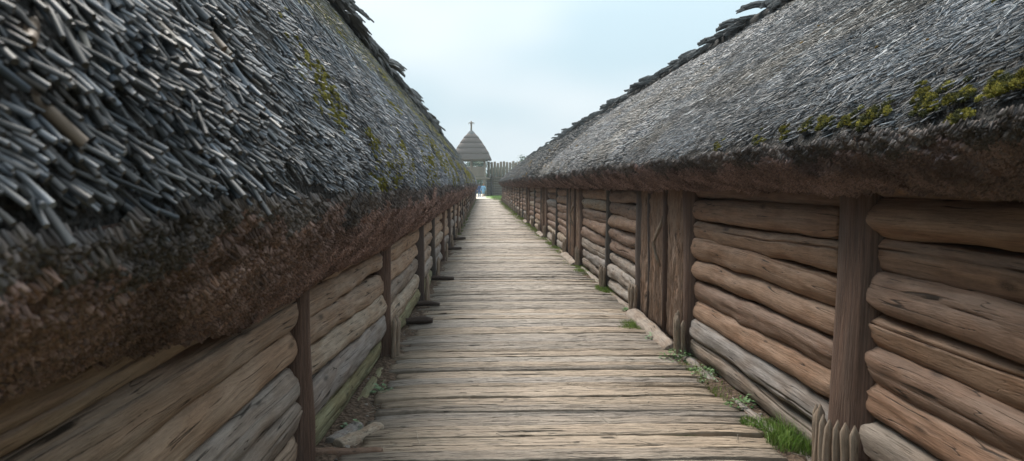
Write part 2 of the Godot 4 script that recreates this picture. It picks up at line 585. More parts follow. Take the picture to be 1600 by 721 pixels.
# door board with deep weathered ridges, front towards -z, 1 m tall and 0.45 m wide
func board_mesh(k: int) -> ArrayMesh:
	var nu := 64
	var nv := 40
	var at := func(i, j):
		var x := (clampf((i - 1.0) / (nu - 2.0), 0, 1) - 0.5) * 0.45
		var h := clampf((j - 1.0) / (nv - 2.0), 0, 1)
		var kx := x - 0.08 * sin(k * 2.0)
		var ky := (h - 0.45 - 0.2 * sin(k * 1.7)) * 1.8
		var warp := x * 52.0 + 5.0 * exp(-(kx * kx * 60.0 + ky * ky * 14.0)) * signf(kx) * minf(1.0, absf(kx) * 30.0) + 2.2 * noise.get_noise_2d(x * 6.0 + k * 7.0, h * 2.0)
		var z := -0.03 + 0.016 * sin(warp * 2.6) + 0.006 * noise.get_noise_2d(x * 60.0 + k * 7.0, h * 3.0) + 0.01 * noise.get_noise_2d(x * 5.0, h * 1.5 + k * 5.0)
		x += 0.012 * noise.get_noise_2d(h * 3.0, k * 4.0 + signf(x)) * absf(x) * 4.0
		if i == 0 or i == nu or j == 0 or j == nv: z = 0.035
		return Vector3(-x, h, z)
	var uv := func(i, j): return Vector2(float(j) / nv * 0.9 + 0.2 * k, float(i) / nu * 0.8 + 0.1 * k)
	return grid_mesh(nu, nv, at, uv)

# a tuft of reeds: tips towards +y, spread along x, outside towards +z; each reed has its own tone
func tuft_mesh(sd: int, count: int, spread: float, len0: float, len1: float, rad: float, sides: int, segs: int, lift: float) -> ArrayMesh:
	var r := RandomNumberGenerator.new()
	r.seed = sd
	var pos := PackedVector3Array()
	var idx := PackedInt32Array()
	var col := PackedColorArray()
	for q in count:
		var dir := Vector3(r.randfn(0, 0.2), 1.0, r.randf_range(-0.02, lift)).normalized()
		var bend := Vector3(r.randfn(0, 0.12), 0, r.randfn(0, 0.05))
		var ln := r.randf_range(len0, len1)
		# tips end raggedly about y = 0, the reed runs back up the slope
		var p := Vector3(r.randf_range(-spread, spread), r.randf_range(-0.07, 0.03), r.randf_range(-0.014, 0.014)) - Vector3(dir.x, dir.y, dir.z * 0.75) * ln
		var rr := rad * r.randf_range(0.6, 1.35)
		var tone := r.randf_range(0.35, 1.0)
		if r.randf() < 0.10: tone = r.randf_range(1.2, 1.9)
		var warm := r.randf_range(-0.12, 0.14)
		var c := Color(tone * (1.0 + warm), tone, tone * (1.0 - warm))
		var base := pos.size()
		var side := dir.cross(Vector3(0, 0, 1)).normalized()
		var up := side.cross(dir)
		for k in segs + 1:
			var t := float(k) / segs
			var m := p + dir * ln * t + bend * t * t * ln
			var ra := rr * (1.0 - 0.25 * t)
			for s in sides:
				var a := TAU * s / sides + q
				pos.append(m + (side * cos(a) + up * sin(a)) * ra)
				col.append(c)
		for k in segs:
			for s in sides:
				var a := base + k * sides + s
				var b := base + k * sides + (s + 1) % sides
				idx.append_array([a, b, a + sides, b, b + sides, a + sides])
		var e := pos.size()
		for s in sides:
			pos.append(pos[base + segs * sides + s] + dir * 0.0005)
			col.append(Color(c.r * 0.9, c.g * 0.8, c.b * 0.7))
		for s in range(1, sides - 1):
			idx.append_array([e, e + s, e + s + 1])
	return arrays_mesh(pos, idx, PackedVector2Array(), col)

# butts of cut reeds, pointing along +y
func butt_mesh(sd: int, count: int, spread: float, rad: float) -> ArrayMesh:
	var r := RandomNumberGenerator.new()
	r.seed = sd
	var pos := PackedVector3Array()
	var idx := PackedInt32Array()
	var col := PackedColorArray()
	for q in count:
		var p := Vector3(r.randf_range(-spread, spread), 0, r.randf_range(-spread, spread))
		var top := r.randf_range(0.0, 0.011)
		var dir := Vector3(r.randfn(0, 0.18), 1, r.randfn(0, 0.18)).normalized()
		var rr := rad * r.randf_range(0.6, 1.5)
		var tone := r.randf_range(0.5, 1.2)
		if r.randf() < 0.05: tone = 1.9
		var warm := r.randf_range(-0.1, 0.1)
		var c := Color(tone * (1 + warm), tone, tone * (1 - warm))
		var base := pos.size()
		var slant := r.randf_range(-0.6, 0.6)
		for k in 2:
			for s in 6:
				var a := TAU * s / 6
				var off := Vector3(cos(a), 0, sin(a)) * rr
				pos.append(p + dir * (top if k else -0.03) + off + Vector3(0, slant * off.x * k, 0))
				col.append(c)
		for s in 6:
			var a := base + s
			var b := base + (s + 1) % 6
			idx.append_array([a, a + 6, b, b, a + 6, b + 6])
		var mid := pos.size()
		pos.append(p + dir * (top - rr * 0.7))
		col.append(Color(c.r * 0.6, c.g * 0.55, c.b * 0.5))
		for s in 6:
			idx.append_array([mid, base + 6 + (s + 1) % 6, base + 6 + s])
	return arrays_mesh(pos, idx, PackedVector2Array(), col, false)

# a cushion of moss: a low lumpy dome bristling with small leaves
func moss_mesh(sd: int) -> ArrayMesh:
	var r := RandomNumberGenerator.new()
	r.seed = sd
	var pos := PackedVector3Array()
	var idx := PackedInt32Array()
	var col := PackedColorArray()
	for q in 110:
		var a := r.randf() * TAU
		var m := sqrt(r.randf())
		var p := Vector3(cos(a) * m, sin(a) * m, 0) * 0.03
		p.z = 0.016 * (1.0 - m * m) + 0.005 * sin(p.x * 300.0 + sd) - 0.004
		var dir := Vector3(p.x * 14.0 + r.randfn(0, 0.3), p.y * 14.0 + r.randfn(0, 0.3), 0.7).normalized()
		var side := dir.cross(Vector3(r.randf() - 0.5, r.randf() - 0.5, r.randf() - 0.5)).normalized() * r.randf_range(0.0025, 0.005)
		var t := r.randf_range(0.55, 1.35)
		var c := Color(t, t, t * r.randf_range(0.7, 1.2))
		var b := pos.size()
		pos.append_array([p - side - dir * 0.006, p + side - dir * 0.006, p + dir * r.randf_range(0.008, 0.016), p + side.cross(dir) - dir * 0.006])
		col.append_array([c, c, c * 1.15, c])
		idx.append_array([b, b + 1, b + 2, b + 1, b + 3, b + 2, b + 3, b, b + 2])
	return arrays_mesh(pos, idx, PackedVector2Array(), col, false)

func slope_basis(side: int, turn: float, tilt: float) -> Basis:
	var th := pitch(side)
	var down := Vector3(-side * cos(th), -sin(th), 0)
	var out := Vector3(-side * sin(th), cos(th), 0)
	var b := Basis(down.cross(out), down, out)
	return Basis(out, turn) * b * Basis(Vector3.RIGHT, tilt)

func thatch(side: int, roof: Node3D) -> void:
	var full := slope_length(side)
	var near_t := [tuft_mesh(1, 14, 0.085, 0.08, 0.30, 0.0050, 6, 3, 0.30), tuft_mesh(2, 16, 0.085, 0.10, 0.34, 0.0040, 6, 3, 0.24), tuft_mesh(6, 10, 0.08, 0.06, 0.24, 0.0066, 6, 2, 0.36)]
	var mid_t := [tuft_mesh(3, 18, 0.12, 0.1, 0.3, 0.0046, 4, 2, 0.28), tuft_mesh(4, 18, 0.12, 0.1, 0.3, 0.0042, 4, 2, 0.24)]
	var far_t := [tuft_mesh(5, 16, 0.16, 0.12, 0.32, 0.007, 3, 1, 0.3)]
	# from d, to d, tufts per square metre, size, which meshes
	var bands := [[0.2, 2.4, 200, 1.25, near_t], [2.4, 7.0, 200, 0.95, near_t], [7.0, 20.0, 120, 1.1, mid_t], [20.0, 45.0, 70, 1.5, far_t], [45.0, 89.7, 42, 2.0, far_t]]
	if side == RIGHT:
		var fine_t := [tuft_mesh(7, 20, 0.10, 0.08, 0.26, 0.0034, 5, 2, 0.22), tuft_mesh(8, 20, 0.10, 0.08, 0.30, 0.0030, 5, 2, 0.20)]
		bands = [[1.2, 9.0, 230, 1.0, fine_t], [9.0, 22.0, 130, 1.1, mid_t], [22.0, 45.0, 70, 1.5, far_t], [45.0, 77.0, 42, 2.0, far_t]]
	for b in bands:
		for mesh in b[4]:
			var xf := []
			var cols := []
			var count := int((b[1] - b[0]) * full * b[2] / b[4].size())
			for q in count:
				var d := rng.randf_range(b[0], b[1])
				var s := rng.randf_range(0.05, full + 0.1)
				if rng.randf() < 0.08: s = rng.randf_range(0.02, 0.25)
				var bs := slope_basis(side, rng.randfn(0, 0.34 if side == LEFT and d < 6.0 else 0.2) + 0.35 * noise.get_noise_2d(d * 2.5, s * 2.5 + 17.0), rng.randf_range(-0.06, 0.22))
				var sc: float = b[3] * rng.randf_range(0.8, 1.25)
				var p := roof_pt(side, s, d) + bs.z * rng.randf_range(-0.008, 0.022)
				# bleached, dark and mossy stretches of old reed
				var n1 := noise.get_noise_3d(s * 1.2, d * 0.35, side * 3.0 + 40.0)
				var n2 := noise.get_noise_3d(s * 2.6, d * 1.6, side * 3.0 + 60.0)
				var base := Vector3(0.20, 0.212, 0.23)
				if side == RIGHT: base = Vector3(0.158, 0.17, 0.185)
				base *= 1.0 + 0.7 * n1 + 0.7 * n2 + rng.randfn(0, 0.2)
				if side == RIGHT and noise.get_noise_3d(s * 0.9, d * 0.2, 90.0) > 0.12: base *= Vector3(1.12, 1.0, 0.86)
				if side == LEFT:
					# old reed overgrown with olive lichen on the upper slope, weathered blue-grey below
					var lich := smoothstep(1.1, 1.9, s + 0.5 * noise.get_noise_2d(d * 0.5, s)) * rng.randf_range(0.2, 1.0)
					base = base.lerp(Vector3(0.15, 0.148, 0.10) * (1.0 + 0.6 * n2), lich)
				base = base.max(Vector3(0.04, 0.04, 0.04))
				xf.append(Transform3D(bs.scaled_local(Vector3.ONE * sc), p))
				cols.append(Color(base.x, base.y, base.z))
			copies("thatch_reeds", mesh, M.reed, roof, xf, cols)
	# the cut face of the eave
	var butts := [butt_mesh(11, 100, 0.05, 0.0042), butt_mesh(12, 100, 0.05, 0.0037)]
	var far_b := butt_mesh(13, 22, 0.06, 0.009)
	var cb := [[0.2, 8.0, 760, 0.8], [8.0, 25.0, 260, 1.25], [25.0, 89.5 if side == LEFT else 77.0, 90, 2.0]]
	for b in cb:
		var sets := [butts[0], butts[1]] if b[3] < 1.6 else [far_b]
		for mesh in sets:
			var xf := []
			var cols := []
			var tall := 0.62 if side == LEFT else 0.40
			for q in int((b[1] - b[0]) * tall * b[2] / sets.size()):
				var d := rng.randf_range(b[0], b[1])
				var v := rng.randf_range(0.02, 1.02)
				var p := cut_pt(side, v, d)
				var up := (cut_out(side) + Vector3(rng.randfn(0, 0.1), rng.randfn(0, 0.1), rng.randfn(0, 0.16))).normalized()
				var x := up.cross(Vector3.BACK).normalized()
				var bs := Basis(x, up, x.cross(up)) * Basis(Vector3.UP, rng.randf() * TAU)
				var n := 1.0 + 0.8 * noise.get_noise_3d(v * 2.0, d * 1.5, side * 11.0) + rng.randfn(0, 0.1)
				var c := (Vector3(0.32, 0.22, 0.19) if side == LEFT else Vector3(0.34, 0.25, 0.235)) * maxf(n, 0.35)
				# weathered outer reeds along the upper edge are grey, not red-brown
				if v < 0.22 + 0.25 * noise.get_noise_2d(d * 1.1, side * 4.0): c = Vector3(0.19, 0.165, 0.155) * maxf(n, 0.45)
				xf.append(Transform3D(bs.scaled_local(Vector3.ONE * b[3] * rng.randf_range(0.8, 1.2)), p - up * 0.001))
				cols.append(Color(c.x, c.y, c.z))
			copies("cut_reed_ends", mesh, M.cut, roof, xf, cols)
	# moss cushions and lichen among the reeds
	var mosses := [moss_mesh(1), moss_mesh(2)]
	for mi in 2:
		var xf := []
		var cols := []
		for q in (40000 if side == LEFT else 4000):
			var d := pow(rng.randf(), 1.6) * 60.0 + 0.6
			var s := rng.randf_range(0.0, full)
			var keep := false
			var size := rng.randf_range(0.5, 1.2)
			var c := Vector3(0.20, 0.19, 0.035)
			if side == LEFT:
				var up := smoothstep(1.0, 3.4, s) * 0.42 + 0.14 * smoothstep(8.0, 20.0, d) * smoothstep(0.15, 0.6, s) - 0.06
				keep = noise.get_noise_3d(s * 1.4, d * 0.5, 70.0) + up + 0.16 * smoothstep(4.0, 9.0, d) > 0.24 + rng.randf_range(-0.12, 0.12)
				if d < 3.5: keep = keep and rng.randf() < 0.3
				if s > full - 0.75 + 0.4 * noise.get_noise_1d(d * 0.7) and d > 4.0: keep = rng.randf() < 0.85
				c = Vector3(0.26, 0.24, 0.07) * rng.randf_range(0.5, 1.2)
			else:
				keep = d > 26.0 and s < 2.0 and noise.get_noise_3d(s * 1.0, d * 0.25, 75.0) > 0.28
				c = Vector3(0.26, 0.17, 0.06) * rng.randf_range(0.7, 1.2)
				if d < 26.0: keep = rng.randf() < 0.012
			if not keep: continue
			size *= 0.42 + smoothstep(3.0, 40.0, d) * 1.6
			var bs := slope_basis(side, rng.randf() * TAU, 0)
			xf.append(Transform3D(bs.scaled_local(Vector3.ONE * size), roof_pt(side, s, d) + bs.z * 0.030))
			cols.append(Color(c.x, c.y, c.z))
		if side == RIGHT:
			# bright cushions hanging on the edge of the eave
			for spot in [[3.95, 0.20, 30], [3.72, 0.16, 30], [3.45, 0.13, 26], [2.92, 0.34, 20], [2.85, 0.18, 24], [2.45, 0.20, 30], [2.30, 0.24, 30], [2.15, 0.26, 30], [3.3, 0.02, 16], [2.6, 0.02, 14], [2.75, 1.15, 8], [3.0, 0.8, 5], [4.6, 0.06, 10], [5.4, 0.05, 10], [4.2, 0.1, 14], [3.2, 0.2, 16], [2.68, 0.25, 18], [2.0, 0.2, 24], [1.9, 0.3, 20]]:
				for q in int(spot[2] * 0.55):
					var d: float = spot[0] + rng.randfn(0, 0.04)
					var s: float = spot[1] * (0.28 if spot[1] < 0.5 else 0.8) + absf(rng.randfn(0, 0.03))
					var bs := slope_basis(side, rng.randf() * TAU, 0)
					var p := roof_pt(side, maxf(s, 0.0), d) if s > 0.0 else cut_pt(side, -s, d)
					var c := Vector3(0.24, 0.225, 0.055) * rng.randf_range(0.35, 1.1)
					if rng.randf() < 0.45: c = Vector3(0.07, 0.075, 0.035)
					xf.append(Transform3D(bs.scaled_local(Vector3.ONE * rng.randf_range(0.35, 0.8)), p + bs.z * 0.026))
					cols.append(Color(c.x, c.y, c.z))
		copies("moss", mosses[mi], M.moss, roof, xf, cols)
	# pale loose straws lying on the reeds
	var straw := tuft_mesh(21, 1, 0.0, 0.5, 0.55, 0.003, 4, 4, 0.02)
	var xs := []
	var cs := []
	for q in (800 if side == RIGHT else 260):
		var d := rng.randf_range(1.4, 16.0) if side == RIGHT else rng.randf_range(3.6, 14.0)
		var s := rng.randf_range(0.25, full * 0.95)
		var bs := slope_basis(side, rng.randfn(0.25 * side, 0.4), rng.randf_range(0.0, 0.05))
		xs.append(Transform3D(bs.scaled_local(Vector3(1, rng.randf_range(0.4, 1.5), 1)), roof_pt(side, s, d) + bs.z * 0.03))
		var t := rng.randf_range(0.25, 0.6)
		cs.append(Color(t, t * 0.97, t * 0.92))
	copies("loose_straw", straw, M.reed, roof, xs, cs)
	if side == LEFT:
		# the stalks nearest the eye, each one a piece of its own
		var stalks := []
		for k in 8:
			var one := tuft_mesh(50 + k, 1, 0.0, 0.16, 0.34, 0.008 + 0.0011 * (k % 4), 8, 5, 0.05)
			stalks.append(one)
		var tones := []
		for c in [lin(0.15, 0.165, 0.185), lin(0.26, 0.265, 0.28), lin(0.10, 0.11, 0.125), lin(0.34, 0.31, 0.27), lin(0.26, 0.20, 0.15), lin(0.19, 0.205, 0.225)]:
			var m: StandardMaterial3D = M.reed.duplicate()
			m.albedo_color = c
			tones.append(m)
		for q in 260:
			var d := 0.55 + 2.3 * pow(rng.randf(), 1.3)
			var s := rng.randf_range(0.12, 1.1)
			var bs := slope_basis(side, rng.randfn(0.1, 0.42), rng.randf_range(-0.04, 0.22))
			part("reed", stalks[rng.randi() % 8], tones[rng.randi() % 6], roof, roof_pt(side, s, d) + bs.z * rng.randf_range(0.012, 0.03), bs)
		part("stray_stem", tube_mesh([Vector3(-0.96, 2.10, -3.30), Vector3(-1.01, 2.20, -3.24), Vector3(-1.06, 2.31, -3.18), Vector3(-1.13, 2.46, -3.10)], [0.009, 0.011, 0.010, 0.008], 7), M.log_brown[0], roof)

func build_longhouse(side: int) -> void:
	var end := EAVE_END if side == LEFT else 77.5
	var root: Node3D
	if side == LEFT:
		root = thing("longhouse", "long log house under a low dark mossy thatched roof overhanging the walkway's narrow earth edge", "house")
	else:
		root = thing("longhouse", "long log house with dark plank doors under a higher grey thatched roof", "house")
	# --- thatch body: outer slope, rounded edge, cut face, and back under the eave to the wall; then the far slope
	var full := slope_length(side)
	var th := pitch(side)
	var zs := []
	var d := -4.0
	while d < end:
		zs.append(d)
		d += 0.12 if d < 10.0 else (0.3 if d < 30.0 else 0.8)
	zs.append(end)
	var ns := 26
	var nc := 8
	var rows := ns + nc + 4
	var roof_at := func(i, j):
		var dd: float = zs[i]
		var p: Vector3
		if j <= ns: p = roof_pt(side, full * (1.0 - float(j) / ns), dd)
		elif j <= ns + nc: p = cut_pt(side, float(j - ns) / nc, dd)
		else:
			var lo := eave_low(side, dd)
			var q: float = (j - ns - nc) / 4.0
			p = Vector3(lo.x + side * 0.55 * q, lo.y + 0.03 + 0.55 * q * tan(th) * 0.95, -dd)
		if dd > end - 2.5 and j <= ns:
			# hipped end: the slope draws in and down towards the far gable
			var k := (dd - (end - 2.5)) / 2.5
			p.y -= (p.y - eave_top(side, dd).y) * 0.25 * k * k
		return p
	# its outside must face the street: du runs away from the viewer, dv down the slope
	var last := zs.size() - 1
	var roof := part("roof", grid_mesh(last, ns, func(i, j): return roof_at.call(last - i if side == LEFT else i, j)), M.thatch_base, root)
	part("eave_face", grid_mesh(last, rows - ns, func(i, j): return roof_at.call(last - i if side == LEFT else i, j + ns)), M.cut_base, roof)
	# far slope and back wall, unseen from the street
	var ridge := roof_pt(side, full, 20.0)
	var half := absf(ridge.x - side * 0.0 - wall_front(side, 20.0))
	var bx := ridge.x + side * half
	part("back_slope", box_mesh(Vector3(0, -0.3, -end), Vector3(half / cos(th) + 0.6, 0.0, 4.0)), M.thatch_base, root,
		Vector3(ridge.x, ridge.y, 0), Basis(Vector3.BACK, -th) if side == RIGHT else Basis(Vector3.UP, PI) * Basis(Vector3.BACK, -th) * Basis.from_scale(Vector3(1, 1, -1)))
	part("back_wall", box_mesh(Vector3(minf(bx, bx + side * 0.2), -0.1, -end + 0.4), Vector3(maxf(bx, bx + side * 0.2), 1.7, 3.6)), M.log_brown[0], root)
	for ez in [[-end + 0.6, -end + 0.8], [3.2, 3.4]]:
		var lo_x := minf(wall_front(side, 20.0) + side * 0.25, bx - side * 0.01)
		var hi_x := maxf(wall_front(side, 20.0) + side * 0.25, bx - side * 0.01)
		part("end_wall", box_mesh(Vector3(lo_x, -0.1, ez[0]), Vector3(hi_x, 1.6, ez[1])), M.log_brown[0], root)
		var mid := ridge.x
		var g := PackedVector3Array([Vector3(lo_x, 1.62, ez[1]), Vector3(mid, ridge.y - 0.25, ez[1]), Vector3(hi_x, 1.62, ez[1])])
		part("gable", arrays_mesh(g, PackedInt32Array([0, 1, 2, 0, 2, 1])), M.log_brown[0], root)
	thatch(side, roof)
	ridge_pieces(side, roof, end)
	wall_pieces(side, root, end)

func bundle_mesh(sd: int, droop: float) -> ArrayMesh:
	# a flattened bundle of old reed laid over the ridge, along x, ragged at its ends
	var r := RandomNumberGenerator.new()
	r.seed = sd
	var pos := PackedVector3Array()
	var uv := PackedVector2Array()
	var idx := PackedInt32Array()
	for q in 64:
		var z := r.randf_range(-0.17, 0.17)
		var y := r.randf_range(-0.035, 0.04) * sqrt(maxf(0.05, 1.0 - pow(z / 0.22, 2)))
		var x0 := -0.50 + r.randf_range(-0.12, 0.22)
		var x1 := 0.50 + r.randf_range(-0.22, 0.12)
		var pts := []
		var rad := []
		for k in 5:
			var t := k / 4.0
			var x := lerpf(x0, x1, t)
			pts.append(Vector3(x, y - droop * x * x + r.randfn(0, 0.006), z * (1.0 - 0.25 * absf(x)) + r.randfn(0, 0.008)))
			rad.append(r.randf_range(0.009, 0.018))
		add_tube(pos, uv, idx, pts, rad, 5)
	return arrays_mesh(pos, idx, uv)

func ridge_pieces(side: int, roof: Node3D, end: float) -> void:
	part("ridge_cap", grid_mesh(160, 12, func(i, j):
		var dd := lerpf(end - 1.0, -3.8, i / 160.0)
		var a := lerpf(-0.35, PI + 0.35, j / 12.0)
		var p := roof_pt(side, slope_length(side), dd)
		var rr := 0.19 + 0.05 * noise.get_noise_3d(cos(a) * 1.5, sin(a) * 1.5, dd * 1.6)
		return p + Vector3(-cos(a) * rr * 1.25, -0.07 + sin(a) * rr * 0.85, 0)), M.thatch_base, roof)
	var kinds := []
	for k in 5: kinds.append(bundle_mesh(30 + k, 0.3 if side == RIGHT else 0.95))
	M.bundle = M.get("bundle", mottled_mat(17, lin(0.10, 0.10, 0.10), lin(0.27, 0.265, 0.26), 0.09, 2.0, 1.0))
	var d := 2.2
	var n := 0
	while d < end - 3.0:
		var p := roof_pt(side, slope_length(side), d)
		var b := Basis(Vector3.UP, rng.randfn(0, 0.28)) * Basis(Vector3.RIGHT, rng.randfn(0.1, 0.16)) * Basis(Vector3.BACK, rng.randfn(0.0, 0.13))
		var sz := rng.randf_range(0.65, 1.0) * (0.95 if side == LEFT else 0.8) * (0.6 if d > 46.0 else 1.0)
		part("ridge_bundle", kinds[rng.randi() % 5], M.bundle, roof, p + Vector3(-side * rng.randf_range(-0.05, 0.14), 0.05 + rng.randf_range(-0.04, 0.06) + (0.07 if n % 4 == 1 else 0.0), 0), b.scaled_local(Vector3(sz, rng.randf_range(0.8, 1.3) if side == RIGHT else rng.randf_range(0.8, 1.25), sz * (1.0 if side == RIGHT else 1.2))))
		d += rng.randf_range(0.2, 0.42) * (1.0 + d * 0.014)
		n += 1

func wall_pieces(side: int, root: Node3D, end: float) -> void:
	var logs := []
	for k in 12: logs.append(log_mesh(k))
	var posts := [post_mesh(0, 0.26, 0.20), post_mesh(1, 0.22, 0.20), post_mesh(2, 0.24, 0.22)]
	if side == LEFT: posts = [post_mesh(3, 0.13, 0.19), post_mesh(4, 0.16, 0.18), post_mesh(5, 0.15, 0.2)]
	var stakes := []
	for k in 5: stakes.append(stake_mesh(k))
	var end_disc := grid_mesh(14, 4, func(i, j):
		var a: float = -TAU * i / 14.0
		var r: float = 0.078 * (1.0 - j / 4.0)
		return Vector3(-0.004 + 0.003 * noise.get_noise_2d(i * 0.7, j * 1.0), r * sin(a), r * cos(a)), func(i, j): return Vector2(i / 14.0 * 0.3, j / 4.0 * 0.25))
	var boards := []
	for k in 4: boards.append(board_mesh(k))
	var tall := 1.80 if side == RIGHT else 1.32
	# posts stand at these distances; [d, door up to the next post]
	var spots := []
	if side == RIGHT:
		spots = [[0.7, 0], [4.02, 0], [7.25, 1], [9.55, 0], [12.0, 0], [15.2, 1], [17.6, 0], [20.3, 0], [23.4, 1], [25.6, 0], [29.0, 0], [32.0, 1], [34.2, 0]]
		var q := 37.5
		while q < end - 1.0:
			spots.append([q, 0])
			q += 3.1
		spots.append([end - 0.6, 0])
	else:
		spots = [[0.5, 0], [4.42, 0], [7.25, 0], [10.6, 0], [13.2, 0], [16.4, 0], [19.4, 0], [22.6, 0], [26.0, 0], [29.4, 0]]
		var q := 33.0
		while q < end - 1.0:
			spots.append([q, 0])
			q += 3.6
		spots.append([end - 0.6, 0])
	var turn := Basis(Vector3.UP, PI / 2) if side == RIGHT else Basis(Vector3.UP, -PI / 2)
	var broad := []
	for k in spots.size(): broad.append(1.95 if side == RIGHT and k == 1 else rng.randf_range(0.9, 1.15))
	for k in spots.size():
		var d: float = spots[k][0]
		var x := wall_front(side, d)
		# post: its front stands a little proud of the logs
		var face := turn if side == RIGHT else turn
		var post := part("post", posts[k % 3], M.post[2 if k == 1 else k % 3], root, Vector3(x + side * (0.075 if side == RIGHT else 0.055), -0.08, -d), face * Basis.from_scale(Vector3(broad[k], tall + 0.1, 1.0)))
		# sharpened stakes driven round its foot, kept out of the post's stretch by its inverse
		var inv := post.transform.affine_inverse()
		var n_stakes := 0
		if side == RIGHT: n_stakes = 8 if k == 1 else (5 if d < 30.0 else 3)
		elif d > 5.0: n_stakes = 3 if d < 9.0 else 2
		for q in n_stakes:
			var t := (q + 0.5) / n_stakes
			var sp := Vector3(x - side * (0.045 + 0.055 * sin(PI * t)), -0.06 + rng.randf_range(-0.012, 0.012), -d - lerpf(-0.15, 0.15, t) * maxf(1.0, broad[k] * 0.9) - rng.randf_range(-0.01, 0.01))
			var sb := Basis(Vector3.UP, rng.randf() * TAU) * Basis(Vector3.RIGHT, rng.randfn(0, 0.012)) * Basis.from_scale(Vector3(1, rng.randf_range(0.95, 1.06), 1))
			var st := part("stake", stakes[q % 5], M.stake, post)
			st.transform = inv * Transform3D(sb, sp)
		if k == spots.size() - 1: break
		var d2: float = spots[k + 1][0]
		if spots[k][1] == 1:
			door_pieces(side, root, d, d2, boards, logs)
			continue
		# logs between this post and the next
		var x2 := wall_front(side, d2)
		var y := 0.0
		var courses := 9 if side == RIGHT else 6
		var ga: float = 0.085 * broad[k] if side == RIGHT else 0.065
		var gb: float = 0.085 * broad[k + 1] if side == RIGHT else 0.065
		var span := d2 - d - ga - gb
		for c in courses:
			var size := rng.randf_range(0.93, 1.08) * (1.0 if side == RIGHT else 1.07)
			y += 0.0965 * size
			var mat: Material
			if side == RIGHT: mat = M.log_grey[rng.randi() % 4] if (c < 2 or rng.randf() < 0.1) else M.log_brown[rng.randi() % 4]
			else: mat = M.log_grey[rng.randi() % 4] if (c < 3 and rng.randf() < 0.7) else M.log_tan[rng.randi() % 2]
			if side == LEFT and c == 0 and d > 3.0 and d < 12.0: mat = M.log_moss
			var dir := Vector3(x2 - x, rng.randf_range(-0.012, 0.012), -(d2 - d)).normalized()
			if side == LEFT: dir = -dir
			var bz := dir.cross(Vector3.UP).normalized()
			var b := Basis(dir, bz.cross(dir), bz)
			b = b * Basis(Vector3.RIGHT, rng.randf_range(-0.5, 0.5))
			var xm := (x + x2) / 2 + side * (0.104 * size + rng.randf_range(-0.012, 0.02))
			var lg := part("log", logs[rng.randi() % 12], mat, root, Vector3(xm, y - 0.03, -(d + ga + d2 - gb) / 2), b.scaled_local(Vector3(span / 2.5, size, size)))
			if side == RIGHT and d < 20.0: part("sawn_end", end_disc, M.end_grain, lg, Vector3(-1.258, 0.014 * sin(-1.6), 0))
			y += 0.0965 * size
	# sill log along the foot of the wall and a plate under the thatch
	if side == RIGHT:
		for k in range(1, 9):
			var a: float = spots[k][0]
			var b: float = spots[k + 1][0]
			if spots[k][1] == 1: continue
			part("sill_log", logs[(k * 5) % 12], M.log_grey[k % 4], root, Vector3(wall_front(side, a) - 0.03, -0.075, -(a + b) / 2), (turn * Basis(Vector3.RIGHT, 0.3 * k)).scaled_local(Vector3((b - a - 0.34) / 2.5, 0.62, 0.62)))
	else:
		part("sill_log", logs[4], M.log_moss, root, Vector3(-0.92, -0.065, -5.95), (Basis(Vector3.UP, -PI / 2 - 0.03)).scaled_local(Vector3(0.66, 0.45, 0.45)))
	# rafter feet showing under the eave
	for k in 26:
		var d := 1.2 + k * 1.15 + rng.randf_range(-0.2, 0.2)
		var lo := eave_low(side, d)
		var b := Basis(Vector3.BACK, pitch(side) * side) * Basis.from_scale(Vector3(0.28, 0.55, 0.6))
		part("rafter_foot", logs[k % 12], M.log_brown[k % 4], root, Vector3(lo.x + side * 0.27, lo.y + 0.27 * tan(pitch(side)) + 0.02, -d), b)

func door_pieces(side: int, root: Node3D, d: float, d2: float, boards: Array, logs: Array) -> void:
	var x := wall_front(side, d) + 0.03
	var mid := (d + d2) / 2
	var w := (d2 - d - 0.30) / 4.0
	var turn := Basis(Vector3.UP, PI / 2)
	var door := Node3D.new()
	door.name = "door"
	door.position = Vector3(x, 0, -mid)
	root.add_child(door, true)
	door.set_meta("label", "dark plank door with ridged weathered grain")
	for k in 4:
		var zc := -(d + 0.15 + w * (k + 0.5)) + mid
		var b := turn * Basis.from_scale(Vector3(w / 0.44, 1.75, 1.0))
		part("board", boards[k], M.door, door, Vector3(0.008 * (k % 2), 0.03, zc), b)
	# upright pole, flat bar and the forked branch that serves as a handle
	var pole := tube_mesh([Vector3(0, 0.0, 0), Vector3(0.01, 0.6, 0.01), Vector3(0, 1.2, -0.01), Vector3(0.005, 1.78, 0)], [0.036, 0.034, 0.036, 0.033], 10)
	part("pole", pole, M.post[0], door, Vector3(-0.03, 0.02, mid - (d + 0.15 + w * 3.0)))
	var bar := tube_mesh([Vector3(0, 0.0, 0), Vector3(0.0, 0.5, 0.012), Vector3(0, 1.1, 0.0), Vector3(0.0, 1.78, 0.01)], [0.04, 0.046, 0.045, 0.04], 10, 0.6)
	part("bar", bar, M.post[2], door, Vector3(-0.035, 0.03, mid - (d + 0.15 + w * 1.35)))
	var hz := mid - (d + 0.15 + w * 1.75)
	var handle := tube_mesh([Vector3(0, 0.72, 0.06), Vector3(-0.03, 0.82, 0.02), Vector3(-0.05, 0.95, -0.05), Vector3(-0.03, 1.05, 0.0), Vector3(0, 1.16, 0.07), Vector3(0.02, 1.26, 0.10)], [0.014, 0.018, 0.022, 0.02, 0.022, 0.016], 8)
	part("handle", handle, M.stake, door, Vector3(-0.07, 0, hz))
	# threshold beam in front
	part("threshold", logs[7], M.log_grey[3], root, Vector3(x - 0.14, -0.02, -mid), (turn * Basis(Vector3.RIGHT, 1.0)).scaled_local(Vector3((d2 - d - 0.25) / 2.5, 0.85, 0.75)))

